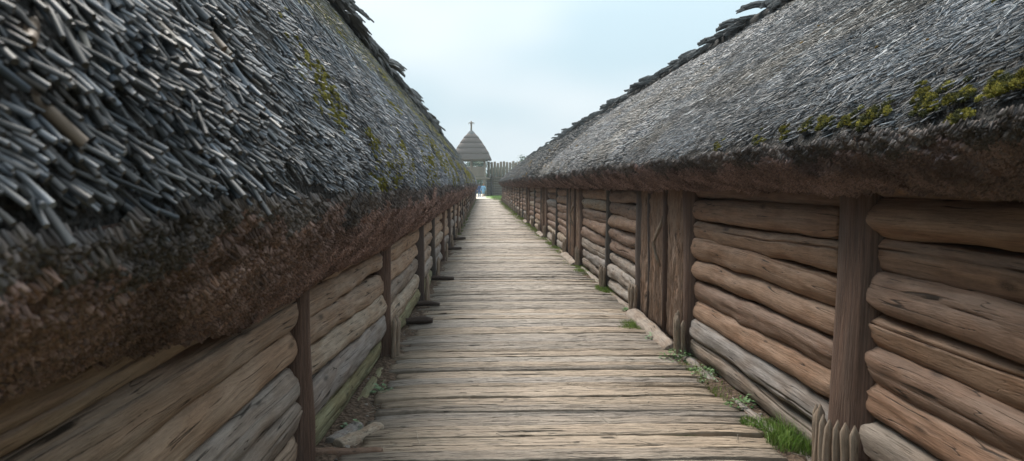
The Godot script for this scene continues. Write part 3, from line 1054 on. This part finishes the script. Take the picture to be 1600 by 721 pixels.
# ---------------------------------------------------------------- gate tower and rampart
func build_gate_tower() -> void:
	var t := thing("gate_tower", "timber gate tower with tiered thatched pyramid roof topped by a horned finial", "tower")
	t.position = Vector3(-1.65, 0, -115)
	# five tiers of thatch, each lip standing proud of the one below
	var hs := [5.35, 6.25, 7.05, 7.85, 8.6, 9.15]
	var ws := [2.95, 2.55, 2.08, 1.57, 1.05, 0.56]
	for k in 5:
		var tier := grid_mesh(36, 5, func(i, j):
			var a: float = -TAU * i / 36.0
			var c := cos(a)
			var s := sin(a)
			var q := pow(pow(absf(c), 3.6) + pow(absf(s), 3.6), -1.0 / 3.6)
			var f := 1.0 + 0.02 * noise.get_noise_3d(c * 4.0, s * 4.0, k * 5.0 + j)
			var w0: float = ws[k] + (0.10 if k > 0 else 0.06)
			var w1: float = ws[k + 1]
			var prof: Array = [[w0 - 0.22, hs[k] - 0.10], [w0, hs[k] - 0.13], [w0 + 0.0, hs[k] + 0.03], [lerpf(w0, w1, 0.5) + 0.05, lerpf(hs[k], hs[k + 1], 0.5)], [w1 + 0.02, hs[k + 1] + 0.02], [w1 - 0.15, hs[k + 1] + 0.06]][j]
			return Vector3(c * q * prof[0] * f, prof[1] + 0.05 * noise.get_noise_2d(i * 0.6, k * 9.0) * (1.0 if j < 3 else 0.0), s * q * prof[0] * f))
		part("thatch_tier", tier, M.far_thatch, t)
	var capm := grid_mesh(20, 4, func(i, j):
		var a: float = -TAU * i / 20.0
		var p: Array = [[0.68, 9.0], [0.66, 9.12], [0.45, 9.42], [0.2, 9.66], [0.0, 9.72]][j]
		return Vector3(cos(a) * p[0], p[1], sin(a) * p[0]))
	part("roof_cap", capm, M.bundle, t)
	var fin := part("finial", tube_mesh([Vector3(0, 9.6, 0), Vector3(0, 10.3, 0), Vector3(0, 10.75, 0), Vector3(0, 11.05, 0)], [0.14, 0.12, 0.16, 0.09], 8), M.far_wood, t)
	for s in [-1, 1]:
		part("horn", tube_mesh([Vector3(0, 10.6, 0), Vector3(s * 0.22, 10.82, 0), Vector3(s * 0.38, 10.78, 0), Vector3(s * 0.42, 10.55, 0)], [0.08, 0.075, 0.06, 0.03], 6), M.far_wood, fin)
	# posts, deck, parapet of horizontal boards
	for px in [-1.95, 0.0, 1.95]:
		for pz in [-1.95, 1.95]:
			part("post", tube_mesh([Vector3(px, -0.1, pz), Vector3(px, 2.6, pz), Vector3(px, 5.5, pz)] if px != 0.0 else [Vector3(px, 2.5, pz), Vector3(px, 4.0, pz), Vector3(px, 5.5, pz)], [0.2, 0.18, 0.17], 10), M.far_wood, t)
	part("deck", box_mesh(Vector3(-2.3, 2.62, -2.3), Vector3(2.3, 2.74, 2.3)), M.far_wood, t)
	for pz in [-2.12, 2.12]:
		part("beam", tube_mesh([Vector3(-2.75, 2.5, pz), Vector3(0, 2.52, pz), Vector3(2.75, 2.5, pz)], [0.13, 0.14, 0.12], 8), M.far_wood, t)
	for sidek in 4:
		for k in 7:
			var y := 2.84 + k * 0.21
			var b := part("board", box_mesh(Vector3(-1.8, y, 2.0), Vector3(1.8, y + 0.165, 2.06 + 0.05 * (k % 2))), M.far_wood, t)
			b.rotation.y = PI / 2 * sidek
	part("plate", box_mesh(Vector3(-2.1, 5.12, 1.9), Vector3(2.1, 5.3, 2.1)), M.far_wood, t)
	part("plate", box_mesh(Vector3(-2.1, 5.12, -2.1), Vector3(2.1, 5.3, -1.9)), M.far_wood, t)
	# log cheeks of the gate passage, its opening left clear
	for k in 10:
		part("cheek_log", tube_mesh([Vector3(-2.05, 0.12 + k * 0.24, 1.9), Vector3(-2.05, 0.12 + k * 0.24, -1.9)], [0.13, 0.12], 8), M.far_wood, t)
		part("cheek_log", tube_mesh([Vector3(2.15, 0.12 + k * 0.24, 1.7), Vector3(2.15, 0.12 + k * 0.24, -1.9)], [0.12, 0.13], 8), M.far_wood, t)

func build_rampart() -> void:
	var z := -115.6
	for sd in [-1, 1]:
		var w: Node3D = thing("rampart", "log-faced rampart crowned with upright palisade stakes right beside the gate passage" if sd == 1 else "log-faced rampart stretch beyond the gate tower behind the low mossy roof", "rampart")
		w.position = Vector3(-1.65, 0, z)
		var x0 := 2.35
		var x1 := 24.0
		var n := int((x1 - x0) / 0.46)
		var kinds := []
		for k in 5:
			kinds.append(tube_mesh([Vector3(0, 2.7, 0), Vector3(0.02, 3.9, 0), Vector3(0.0, 4.95 + 0.1 * sin(k * 2.2), 0), Vector3(0.0, 5.05 + 0.1 * sin(k * 2.2), 0)], [0.21, 0.2, 0.19, 0.15], 9))
		for k in n:
			var x := x0 + (k + 0.5) * 0.46
			var short := 0.0
			if rng.randf() < 0.25: short = -rng.randf_range(0.15, 0.4)
			part("pale", kinds[rng.randi() % 5], M.far_wood, w, Vector3(sd * x, short + rng.randf_range(-0.08, 0.06), rng.randf_range(-0.05, 0.05)))
		for k in 11:
			var y := 0.10 + k * 0.255
			var lg := tube_mesh([Vector3(x0 - 0.1, y, 0.45), Vector3((x0 + x1) / 2, y + 0.04 * sin(k), 0.5), Vector3(x1, y, 0.45)], [0.12, 0.13, 0.12], 8)
			part("log", lg, M.far_wood, w, Vector3.ZERO, Basis.IDENTITY if sd == 1 else Basis(Vector3.UP, PI) * Basis.from_scale(Vector3(1, 1, -1)))
		for k in 7:
			part("post", tube_mesh([Vector3(0, -0.1, 0.66), Vector3(0, 1.4, 0.66), Vector3(0, 2.95, 0.64)], [0.16, 0.15, 0.14], 8), M.dark_wood, w, Vector3(sd * (x0 + 0.65 + k * 3.1), 0, 0))
		part("core", box_mesh(Vector3(minf(sd * x0, sd * x1), -0.1, -2.0), Vector3(maxf(sd * x0, sd * x1), 2.8, 0.34)), M.soil, w)

# ---------------------------------------------------------------- trees beyond the rampart
func crown_mesh(sd: int) -> ArrayMesh:
	var r := RandomNumberGenerator.new()
	r.seed = sd
	var pos := PackedVector3Array()
	var idx := PackedInt32Array()
	var col := PackedColorArray()
	for b in 60:
		var c := Vector3(r.randfn(0, 0.33), r.randf_range(-0.5, 0.55), r.randfn(0, 0.33))
		if c.length() > 0.75: c *= 0.75 / c.length()
		for q in 60:
			var p := c + Vector3(r.randfn(0, 0.09), r.randfn(0, 0.075), r.randfn(0, 0.09))
			var u := Vector3(r.randfn(0, 1), r.randfn(0, 1), r.randfn(0, 1)).normalized() * 0.035
			var v := u.cross(Vector3(r.randfn(0, 1), r.randfn(0, 1), r.randfn(0, 1))).normalized() * 0.024
			var t := r.randf_range(0.6, 1.3)
			var cc := Color(0.055 * t, 0.085 * t, 0.03 * t)
			var k := pos.size()
			pos.append_array([p - u, p + v, p + u, p - v])
			col.append_array([cc, cc, cc, cc])
			idx.append_array([k, k + 1, k + 2, k, k + 2, k + 3])
	return arrays_mesh(pos, idx, PackedVector2Array(), col, false)

func build_trees() -> void:
	var crowns := [crown_mesh(1), crown_mesh(2), crown_mesh(3)]
	var trunk := tube_mesh([Vector3(0, -0.1, 0), Vector3(0.1, 2.0, 0), Vector3(0, 4.5, 0.1), Vector3(0.1, 6.5, 0)], [0.3, 0.24, 0.17, 0.08], 8)
	var spots := [[9.3, 152.0, 1.0, "broad leafy tree whose crown tops the palisade beside the grey thatched ridge"],
		[-1.0, 160.0, 0.95, "leafy tree seen through the opening of the gate tower"],
		[-7.0, 150.0, 1.0, "leafy tree behind the gate tower next to the dark mossy roof"],
		[14.5, 158.0, 1.05, "leafy tree hidden behind the grey thatched roof's far gable"],
		[3.4, 172.0, 0.8, "small leafy tree behind the palisade stakes"],
		[-0.35, 139.0, 0.45, "low leafy bush showing through the gate passage"],
		[-13.0, 165.0, 1.2, "tall leafy tree hidden behind the dark mossy roof"]]
	for k in spots.size():
		var s: Array = spots[k]
		var t := thing("leafy_tree", s[3], "tree", "trees beyond the rampart")
		t.position = Vector3(s[0], -0.05, -s[1])
		t.rotation.y = k * 1.3
		t.scale = Vector3.ONE * s[2]
		part("trunk", trunk, M.dark_wood, t)
		part("crown", crowns[k % 3], M.leaf, t, Vector3(0, 5.0, 0), Basis.from_scale(Vector3(4.2, 3.6, 4.2)))

# ---------------------------------------------------------------- people
func capsule(p: Vector3, a: Vector3, b: Vector3, ra: float, rb: float) -> float:
	var ab := b - a
	var t := clampf((p - a).dot(ab) / ab.length_squared(), 0, 1)
	return (p - a - ab * t).length() - lerpf(ra, rb, t)

# surface nets round a set of tapered bones
func body_mesh(bones: Array, cell: float, grow := 0.0) -> ArrayMesh:
	var lo := Vector3.ONE * 99.0
	var hi := -lo
	for b in bones:
		for e in 2:
			var r: Vector3 = Vector3.ONE * (b[2 + e] + grow + cell * 2)
			lo = lo.min(b[e] - r)
			hi = hi.max(b[e] + r)
	var n := Vector3i(((hi - lo) / cell).ceil()) + Vector3i.ONE
	var f := PackedFloat32Array()
	f.resize(n.x * n.y * n.z)
	for z in n.z:
		for y in n.y:
			for x in n.x:
				var p := lo + Vector3(x, y, z) * cell
				var d := 9.0
				for b in bones:
					var e := capsule(p, b[0], b[1], b[2], b[3]) - grow
					var k := 0.03
					var h := clampf(0.5 + 0.5 * (d - e) / k, 0, 1)
					d = lerpf(d, e, h) - k * h * (1 - h)
				f[(z * n.y + y) * n.x + x] = d
	var at := {}
	var pos := PackedVector3Array()
	var idx := PackedInt32Array()
	var step := [0, 1, n.x, n.x + 1, n.x * n.y, n.x * n.y + 1, n.x * n.y + n.x, n.x * n.y + n.x + 1]
	for z in n.z - 1:
		for y in n.y - 1:
			for x in n.x - 1:
				var i := (z * n.y + y) * n.x + x
				var inside := 0
				var sum := Vector3.ZERO
				var cnt := 0
				for c in 8:
					if f[i + step[c]] < 0: inside += 1
				if inside == 0 or inside == 8: continue
				for c in 8:
					for ax in [1, 2, 4]:
						if c & ax: continue
						var a := f[i + step[c]]
						var b := f[i + step[c | ax]]
						if (a < 0) == (b < 0): continue
						var t := a / (a - b)
						sum += Vector3(c & 1, (c >> 1) & 1, (c >> 2) & 1) + Vector3(int(ax == 1), int(ax == 2), int(ax == 4)) * t
						cnt += 1
				at[i] = pos.size()
				pos.append(lo + (Vector3(x, y, z) + sum / cnt) * cell)
	var off := [1, n.x, n.x * n.y]
	for i in at:
		for ax in 3:
			var o1: int = off[(ax + 1) % 3]
			var o2: int = off[(ax + 2) % 3]
			var a: float = f[i]
			var b: float = f[i + off[ax]]
			if (a < 0) == (b < 0): continue
			if not (at.has(i - o1) and at.has(i - o2) and at.has(i - o1 - o2)): continue
			var q := [at[i], at[i - o1], at[i - o1 - o2], at[i - o2]]
			if a < 0: idx.append_array([q[0], q[2], q[1], q[0], q[3], q[2]])
			else: idx.append_array([q[0], q[1], q[2], q[0], q[2], q[3]])
	return arrays_mesh(pos, idx)

func person(label: String, at: Vector3, turn: float, stride: float, top: Color, legs: Color, hair: Color, shoes: Color, bare_legs: bool) -> void:
	var o := thing("person", label, "person", "visitors by the gate")
	o.position = at
	o.rotation.y = turn
	var hip := Vector3(0, 0.90, 0)
	var legb := []
	var shoe := []
	for s in [-1, 1]:
		var h := hip + Vector3(s * 0.095, 0, 0)
		var kn := Vector3(s * 0.10, 0.48, -0.04 - s * stride * 0.45)
		var an := Vector3(s * 0.10, 0.085, -s * stride)
		legb.append([h, kn, 0.095, 0.062])
		legb.append([kn, an, 0.06, 0.04])
		shoe.append([an + Vector3(0, -0.04, 0.02), an + Vector3(s * 0.01, -0.05, -0.16), 0.042, 0.036])
	var torso := [[hip, Vector3(0, 1.12, 0), 0.14, 0.125], [Vector3(0, 1.12, 0), Vector3(0, 1.34, 0), 0.13, 0.14], [Vector3(-0.12, 1.40, 0), Vector3(0.12, 1.40, 0), 0.07, 0.07]]
	var arms := []
	var hands := []
	for s in [-1, 1]:
		var sh := Vector3(s * 0.19, 1.38, 0)
		var el := Vector3(s * 0.29, 1.12, 0.02 + s * stride * 0.3)
		var wr := Vector3(s * 0.31, 0.90, -0.06 + s * stride * 0.5)
		arms.append([sh, el, 0.055, 0.043])
		arms.append([el, wr, 0.042, 0.03])
		hands.append([wr, wr + Vector3(0, -0.08, -0.01), 0.03, 0.034])
		for q in 5:
			var f0 := wr + Vector3(0.0, -0.09, -0.035 + 0.017 * q)
			if q == 0: f0 = wr + Vector3(0, -0.04, -0.03)
			hands.append([f0, f0 + Vector3(-s * 0.01, -0.06 + 0.01 * absi(q - 2), -0.02 if q == 0 else 0.0), 0.010, 0.008])
	var head := [[Vector3(0, 1.42, 0), Vector3(0, 1.53, -0.01), 0.055, 0.055], [Vector3(0, 1.58, -0.015), Vector3(0, 1.67, 0.0), 0.075, 0.088], [Vector3(0, 1.60, -0.09), Vector3(0, 1.585, -0.115), 0.016, 0.014]]
	for s in [-1, 1]: head.append([Vector3(s * 0.085, 1.63, 0.0), Vector3(s * 0.095, 1.60, 0.005), 0.018, 0.014])
	var skin := lin(0.45, 0.27, 0.19)
	part("body", body_mesh(torso + arms + hands + head + legb, 0.025), plain_mat(skin, 0.6), o)
	part("jacket", body_mesh(torso + arms + [[hip, hip + Vector3(0, -0.10, 0), 0.15, 0.165]], 0.03, 0.022), plain_mat(top, 0.9), o)
	if not bare_legs: part("trousers", body_mesh(legb, 0.03, 0.018), plain_mat(legs, 0.9), o)
	else: part("shorts", body_mesh([legb[0], legb[2]], 0.03, 0.018), plain_mat(legs, 0.9), o)
	for s in shoe: part("shoe", body_mesh([s], 0.02), plain_mat(shoes, 0.7), o)
	part("hair", body_mesh([[Vector3(0, 1.64, 0.03), Vector3(0, 1.69, 0.01), 0.088, 0.09], [Vector3(0, 1.62, 0.06), Vector3(0, 1.48, 0.075), 0.065, 0.05]], 0.025), plain_mat(hair, 0.6), o)

func build_people() -> void:
	person("person in a light blue hooded top and bare legs walking towards the gate", Vector3(0.10, -0.03, -101), 0.1, 0.10, lin(0.18, 0.33, 0.50), lin(0.16, 0.28, 0.42), lin(0.20, 0.10, 0.06), lin(0.7, 0.7, 0.7), true)
	person("person in blue jeans and white shoes beside the one in light blue", Vector3(-0.42, -0.03, -102), 0.0, -0.12, lin(0.05, 0.07, 0.14), lin(0.09, 0.15, 0.26), lin(0.06, 0.04, 0.03), lin(0.7, 0.7, 0.7), false)
	person("person in dark blue jeans half hidden by the dark mossy eave", Vector3(-0.98, -0.03, -103), 0.2, 0.12, lin(0.03, 0.04, 0.08), lin(0.05, 0.08, 0.15), lin(0.06, 0.04, 0.03), lin(0.05, 0.05, 0.05), false)
	var bag := thing("backpack", "black backpack set down on the pale sand", "backpack")
	bag.position = Vector3(-1.25, -0.03, -98)
	part("body", body_mesh([[Vector3(-0.1, 0.18, 0), Vector3(0.1, 0.18, 0), 0.17, 0.17], [Vector3(-0.08, 0.4, 0), Vector3(0.08, 0.4, 0), 0.15, 0.15]], 0.03), plain_mat(lin(0.012, 0.012, 0.014), 0.7), bag)
	part("pocket", body_mesh([[Vector3(-0.08, 0.18, 0.15), Vector3(0.08, 0.18, 0.15), 0.09, 0.09]], 0.03), plain_mat(lin(0.018, 0.018, 0.02), 0.7), bag)
	part("handle", tube_mesh([Vector3(-0.06, 0.52, 0), Vector3(-0.04, 0.60, 0), Vector3(0.04, 0.60, 0), Vector3(0.06, 0.52, 0)], [0.015, 0.015, 0.015, 0.015], 6), plain_mat(lin(0.012, 0.012, 0.014), 0.7), bag)

# ---------------------------------------------------------------- plants
func grass_mesh(sd: int, blades: int, spread: float, tall: float) -> ArrayMesh:
	var r := RandomNumberGenerator.new()
	r.seed = sd
	var pos := PackedVector3Array()
	var idx := PackedInt32Array()
	var col := PackedColorArray()
	for q in blades:
		var a := r.randf() * TAU
		var p := Vector3(cos(a), 0, sin(a)) * spread * sqrt(r.randf())
		var lean := Vector3(r.randfn(0, 0.35), 1, r.randfn(0, 0.35)).normalized()
		var ln := tall * r.randf_range(0.4, 1.1)
		var w := Vector3(-lean.z, 0, lean.x)
		w = (w if w.length() > 0.01 else Vector3.RIGHT).normalized().rotated(Vector3.UP, r.randf() * PI) * r.randf_range(0.0014, 0.003)
		var t := r.randf_range(0.6, 1.3)
		var c := Color(t * r.randf_range(0.8, 1.2), t, t * 0.8)
		if r.randf() < 0.06: c = Color(3.0, 1.6, 3.0)
		var droop := Vector3(lean.x, -0.25, lean.z) * ln * 0.4
		var k := pos.size()
		pos.append_array([p - w, p + w, p + lean * ln * 0.55 - w * 0.8, p + lean * ln * 0.55 + w * 0.8, p + lean * ln + droop])
		col.append_array([c, c, c, c, c])
		idx.append_array([k, k + 1, k + 2, k + 1, k + 3, k + 2, k + 2, k + 3, k + 4])
	return arrays_mesh(pos, idx, PackedVector2Array(), col)

func weed_mesh(sd: int, leaves: int, spread: float) -> ArrayMesh:
	var r := RandomNumberGenerator.new()
	r.seed = sd
	var pos := PackedVector3Array()
	var idx := PackedInt32Array()
	var col := PackedColorArray()
	var root := 0
	for q in leaves:
		var a := r.randf() * TAU
		var m := spread * sqrt(r.randf())
		var p := Vector3(cos(a) * m, r.randf_range(0.01, 0.10) * (1.2 - m / spread), sin(a) * m)
		var dir := Vector3(cos(a) + r.randfn(0, 0.5), r.randf_range(0.0, 0.8), sin(a) + r.randfn(0, 0.5)).normalized()
		var side := dir.cross(Vector3.UP).normalized()
		var ln := r.randf_range(0.022, 0.045)
		var w := ln * r.randf_range(0.3, 0.45)
		var up := side.cross(dir)
		var t := r.randf_range(0.7, 1.3)
		var c := Color(t * r.randf_range(0.8, 1.25), t, t)
		var k := pos.size()
		pos.append_array([p, p + dir * ln * 0.45 + side * w + up * w * 0.3, p + dir * ln * 0.5, p + dir * ln * 0.45 - side * w + up * w * 0.3, p + dir * ln - up * 0.006])
		for e in 5: col.append(c)
		idx.append_array([k, k + 1, k + 2, k, k + 2, k + 3, k + 1, k + 4, k + 2, k + 2, k + 4, k + 3])
		if q == 0:
			root = pos.size()
			pos.append_array([Vector3(0, -0.02, 0), Vector3(0.003, -0.02, 0.002)])
			col.append_array([c, c])
		idx.append_array([root, root + 1, k])
	return arrays_mesh(pos, idx, PackedVector2Array(), col)

func green(m: StandardMaterial3D, c: Color) -> StandardMaterial3D:
	var n: StandardMaterial3D = m.duplicate()
	n.albedo_color = c
	return n

func build_plants() -> void:
	M.grass = green(M.leaf, lin(0.13, 0.22, 0.035))
	M.weed = green(M.leaf, lin(0.09, 0.18, 0.055))
	M.pale_weed = green(M.leaf, lin(0.16, 0.24, 0.13))
	var g := part("grass_tuft", grass_mesh(1, 1000, 0.17, 0.21), M.grass, self, Vector3(1.93, -0.05, -4.62), Basis.from_scale(Vector3(0.85, 1, 1.35)))
	tag(g, "bright green grass tuft beside the foot of the stake-wrapped post", "grass")
	var g2 := part("grass_tuft", grass_mesh(2, 500, 0.12, 0.06), M.grass, self, Vector3(1.86, -0.03, -5.05))
	tag(g2, "low flat grass tuft at the plank ends behind the taller bright one", "grass")
	var list := [[1.82, 7.08, 190, 0.19, "weed", "bushy leafy weed at the foot of the first door's stakes"], [1.91, 6.45, 140, 0.16, "weed", "leafy weed along the bottom log between two plank ends"],
		[1.91, 5.5, 110, 0.12, "weed", "small upright weed growing by a protruding plank end"], [1.86, 6.15, 40, 0.06, "pale_weed", "tiny pale weed in the earth under the bottom log"],
		[1.80, 7.95, 60, 0.09, "pale_weed", "pale fuzzy weed in front of the door threshold"], [-0.80, 6.0, 46, 0.08, "pale_weed", "small weed in the earth strip below the mossy log"],
		[-0.87, 5.05, 40, 0.06, "pale_weed", "tiny weed between two loose wood offcuts"], [1.90, 9.75, 90, 0.10, "weed", "leafy weed beside the far jamb of the first door"]]
	for k in list.size():
		var e: Array = list[k]
		var o := part("weed", weed_mesh(10 + k, e[2], e[3]), M[e[4]], self, Vector3(e[0], -0.045, -e[1]))
		tag(o, e[5], "weed", "weeds along the walkway")
	# grass strip along the foot of the right wall and small growth in the gaps between planks
	var tuft := grass_mesh(5, 60, 0.10, 0.07)
	var xf := []
	var cols := []
	for q in 3600:
		var d := 8.0 + 70.0 * pow(rng.randf(), 0.8)
		var wet := noise.get_noise_1d(d * 0.45) + smoothstep(10.0, 30.0, d) * 0.9 - 0.02
		if rng.randf() > wet: continue
		var x := 1.98 - absf(rng.randfn(0, 0.12 + 0.10 * smoothstep(20.0, 40.0, d)))
		xf.append(Transform3D(Basis(Vector3.UP, rng.randf() * TAU).scaled(Vector3.ONE * rng.randf_range(0.7, 1.5)), Vector3(x, -0.05, -d)))
		var t := rng.randf_range(0.7, 1.2)
		cols.append(Color(t * 1.3, t, t))
	for spot in [[1.86, 8.75, 26], [1.72, 8.7, 12], [1.93, 11.9, 30], [1.93, 11.5, 16], [1.92, 14.3, 26], [1.94, 15.0, 20], [1.92, 19.5, 24], [1.9, 21.0, 30], [1.9, 24.0, 30], [1.9, 6.55, 8], [1.9, 5.9, 10]]:
		for q in spot[2]:
			xf.append(Transform3D(Basis(Vector3.UP, rng.randf() * TAU).scaled(Vector3.ONE * rng.randf_range(0.6, 1.2)), Vector3(spot[0] - absf(rng.randfn(0, 0.05)), -0.04, -spot[1] + rng.randfn(0, 0.16))))
			var t := rng.randf_range(0.8, 1.3)
			cols.append(Color(t * 1.15, t, t))
	for q in 700:
		var d := 25.0 + 60.0 * rng.randf()
		xf.append(Transform3D(Basis(Vector3.UP, rng.randf() * TAU), Vector3(-0.80 + rng.randfn(0, 0.05), -0.05, -d)))
		cols.append(Color(0.8, 0.7, 0.8))
	tag(copies("grass_strip", tuft, M.grass, self, xf, cols), "grass growing along the foot of the log walls", "grass", "", "stuff")
	var low := grass_mesh(6, 40, 0.06, 0.022)
	xf = []
	cols = []
	for spot in [[1.35, 6.8], [1.15, 6.05], [1.25, 6.55], [0.45, 5.2], [1.25, 5.35], [1.1, 5.55], [1.7, 8.4], [1.55, 8.5], [0.9, 7.1], [1.7, 10.6], [1.2, 4.9], [-0.4, 6.9], [1.0, 7.2], [1.4, 6.3]]:
		for q in 9:
			var gap: float = gaps[0]
			for e in gaps:
				if absf(e - spot[1]) < absf(gap - spot[1]): gap = e
			xf.append(Transform3D(Basis(Vector3.UP, rng.randf() * TAU).scaled(Vector3(0.8, 1, 0.35)), Vector3(spot[0] + rng.randfn(0, 0.10), -0.03, -gap + rng.randfn(0, 0.006))))
			cols.append(Color(1.0, 0.9, 1.0))
	tag(copies("gap_grass", low, M.grass, self, xf, cols), "short grass sprouting from the gaps between planks", "grass", "", "stuff")
	# lawn before the rampart
	var lawn := grass_mesh(7, 70, 0.22, 0.10)
	xf = []
	cols = []
	for q in 2500:
		var p := Vector3(rng.randf_range(1.2, 8.0), -0.03, rng.randf_range(-118.0, -80.0))
		if p.x < 1.3 + noise.get_noise_1d(p.z * 0.3): continue
		xf.append(Transform3D(Basis(Vector3.UP, rng.randf() * TAU), p))
		cols.append(Color(1.1, 1, 1))
	tag(copies("lawn_grass", lawn, M.grass, self, xf, cols), "bright mown grass before the rampart", "grass", "", "stuff")

# ---------------------------------------------------------------- small loose things
func build_small_things() -> void:
	# dark billets lying between the left wall and the plank ends
	var billets := [[-0.79, 8.85, 0.42, 0.07, "dark billet lying across the walkway edge below the third wall bay"], [-0.80, 10.1, 0.46, 0.055, "thinner dark billet lying on the plank ends by the third post"],
		[-0.76, 12.9, 0.55, 0.06, "dark round billet at the walkway edge by the fourth post"], [-0.80, 19.0, 0.55, 0.07, "dark billet at the walkway edge far along the mossy house"], [-0.80, 22.5, 0.6, 0.07, "farthest dark billet on the walkway edge along the mossy house"]]
	for k in billets.size():
		var b: Array = billets[k]
		var pts := []
		var rad := []
		for i in 7:
			var t := i / 6.0 - 0.5
			pts.append(Vector3(t * b[2], 0.008 * sin(t * 7.0 + k), 0.01 * cos(t * 5.0 + k)))
			rad.append(b[3] * 0.6 * (1.0 + 0.12 * sin(t * 9.0 + k)) * (0.75 if i == 0 or i == 6 else 1.0))
		var o := part("billet", tube_mesh(pts, rad, 10), M.dark_wood, self, Vector3(b[0], 0.03, -b[1]), Basis(Vector3.UP, rng.randf_range(-0.12, 0.12)))
		tag(o, b[4], "billet", "dark billets along the walkway edge")
	# offcuts by the near left post
	var cuts := [[Vector3(-0.90, -0.045, -4.95), 0.34, 1.2, "short split offcut wedged beside the walkway edge near the first post"], [Vector3(-0.80, -0.04, -4.9), 0.40, 1.0, "rounded weathered offcut standing on edge against the plank ends"]]
	var lm := log_mesh(5)
	for k in 2:
		var c: Array = cuts[k]
		var o := part("wood_offcut", lm, M.log_grey[k + 1], self, c[0], Basis(Vector3.UP, c[2]).scaled_local(Vector3(c[1] / 2.5, 0.55, 0.5)))
		tag(o, c[3], "offcut", "loose wood offcuts")
	var po := part("pole", lm, M.log_brown[1], self, Vector3(-0.86, -0.02, -4.58), Basis(Vector3.UP, -0.06).scaled_local(Vector3(0.5 / 2.5, 0.33, 0.33)))
	tag(po, "thin round pole lying across the earth strip at the first post", "pole")
	# small stones in the trodden earth
	var stone := grid_mesh(7, 5, func(i, j):
		var a: float = -TAU * i / 7.0
		var e: float = PI * (j / 5.0 - 0.5)
		var r: float = 0.012 * (1.0 + 0.3 * sin(i % 7 * 2.0 + j * 3.0))
		return Vector3(cos(a) * cos(e) * r, sin(e) * r * 0.6, sin(a) * cos(e) * r))
	var sx := []
	var sc := []
	for q in 500:
		var d := 4.2 + 14.0 * pow(rng.randf(), 1.4)
		var x := -0.90 + rng.randfn(0, 0.07) if q % 2 == 0 else 1.87 + rng.randfn(0, 0.05)
		sx.append(Transform3D(Basis(Vector3.UP, rng.randf() * TAU).scaled(Vector3.ONE * rng.randf_range(0.4, 1.7)), Vector3(x, -0.045 + rng.randf_range(-0.01, 0.02), -d)))
		var t := rng.randf_range(0.10, 0.32)
		sc.append(Color(t, t * 0.9, t * 0.8))
	tag(copies("gravel", stone, M.cut, self, sx, sc), "small stones scattered in the earth beside the planks", "gravel", "", "stuff")
	# dry straws on the earth strips and planks
	var straw := tuft_mesh(21, 1, 0.0, 0.16, 0.18, 0.0018, 4, 2, 0.02)
	var xf := []
	var cols := []
	for q in 1300:
		var d := 4.2 + 12.0 * pow(rng.randf(), 1.5)
		var p := Vector3(-0.88 + rng.randfn(0, 0.06), -0.03, -d)
		if q % 9 == 0: p = Vector3(rng.randf_range(-0.6, 1.9), 0.012, -d)
		elif q % 3 == 0: p = Vector3(1.88 + rng.randfn(0, 0.06), -0.03, -d)
		xf.append(Transform3D(Basis(Vector3.UP, rng.randf() * TAU) * Basis(Vector3.RIGHT, -PI / 2 + 0.05) * Basis.from_scale(Vector3(1, rng.randf_range(0.3, 1.3), 1)), p))
		var t := rng.randf_range(0.1, 0.42)
		cols.append(Color(t, t * 0.82, t * 0.6))
	tag(copies("straw_litter", straw, M.reed, self, xf, cols), "dry straw litter on the earth and planks", "straw", "", "stuff")
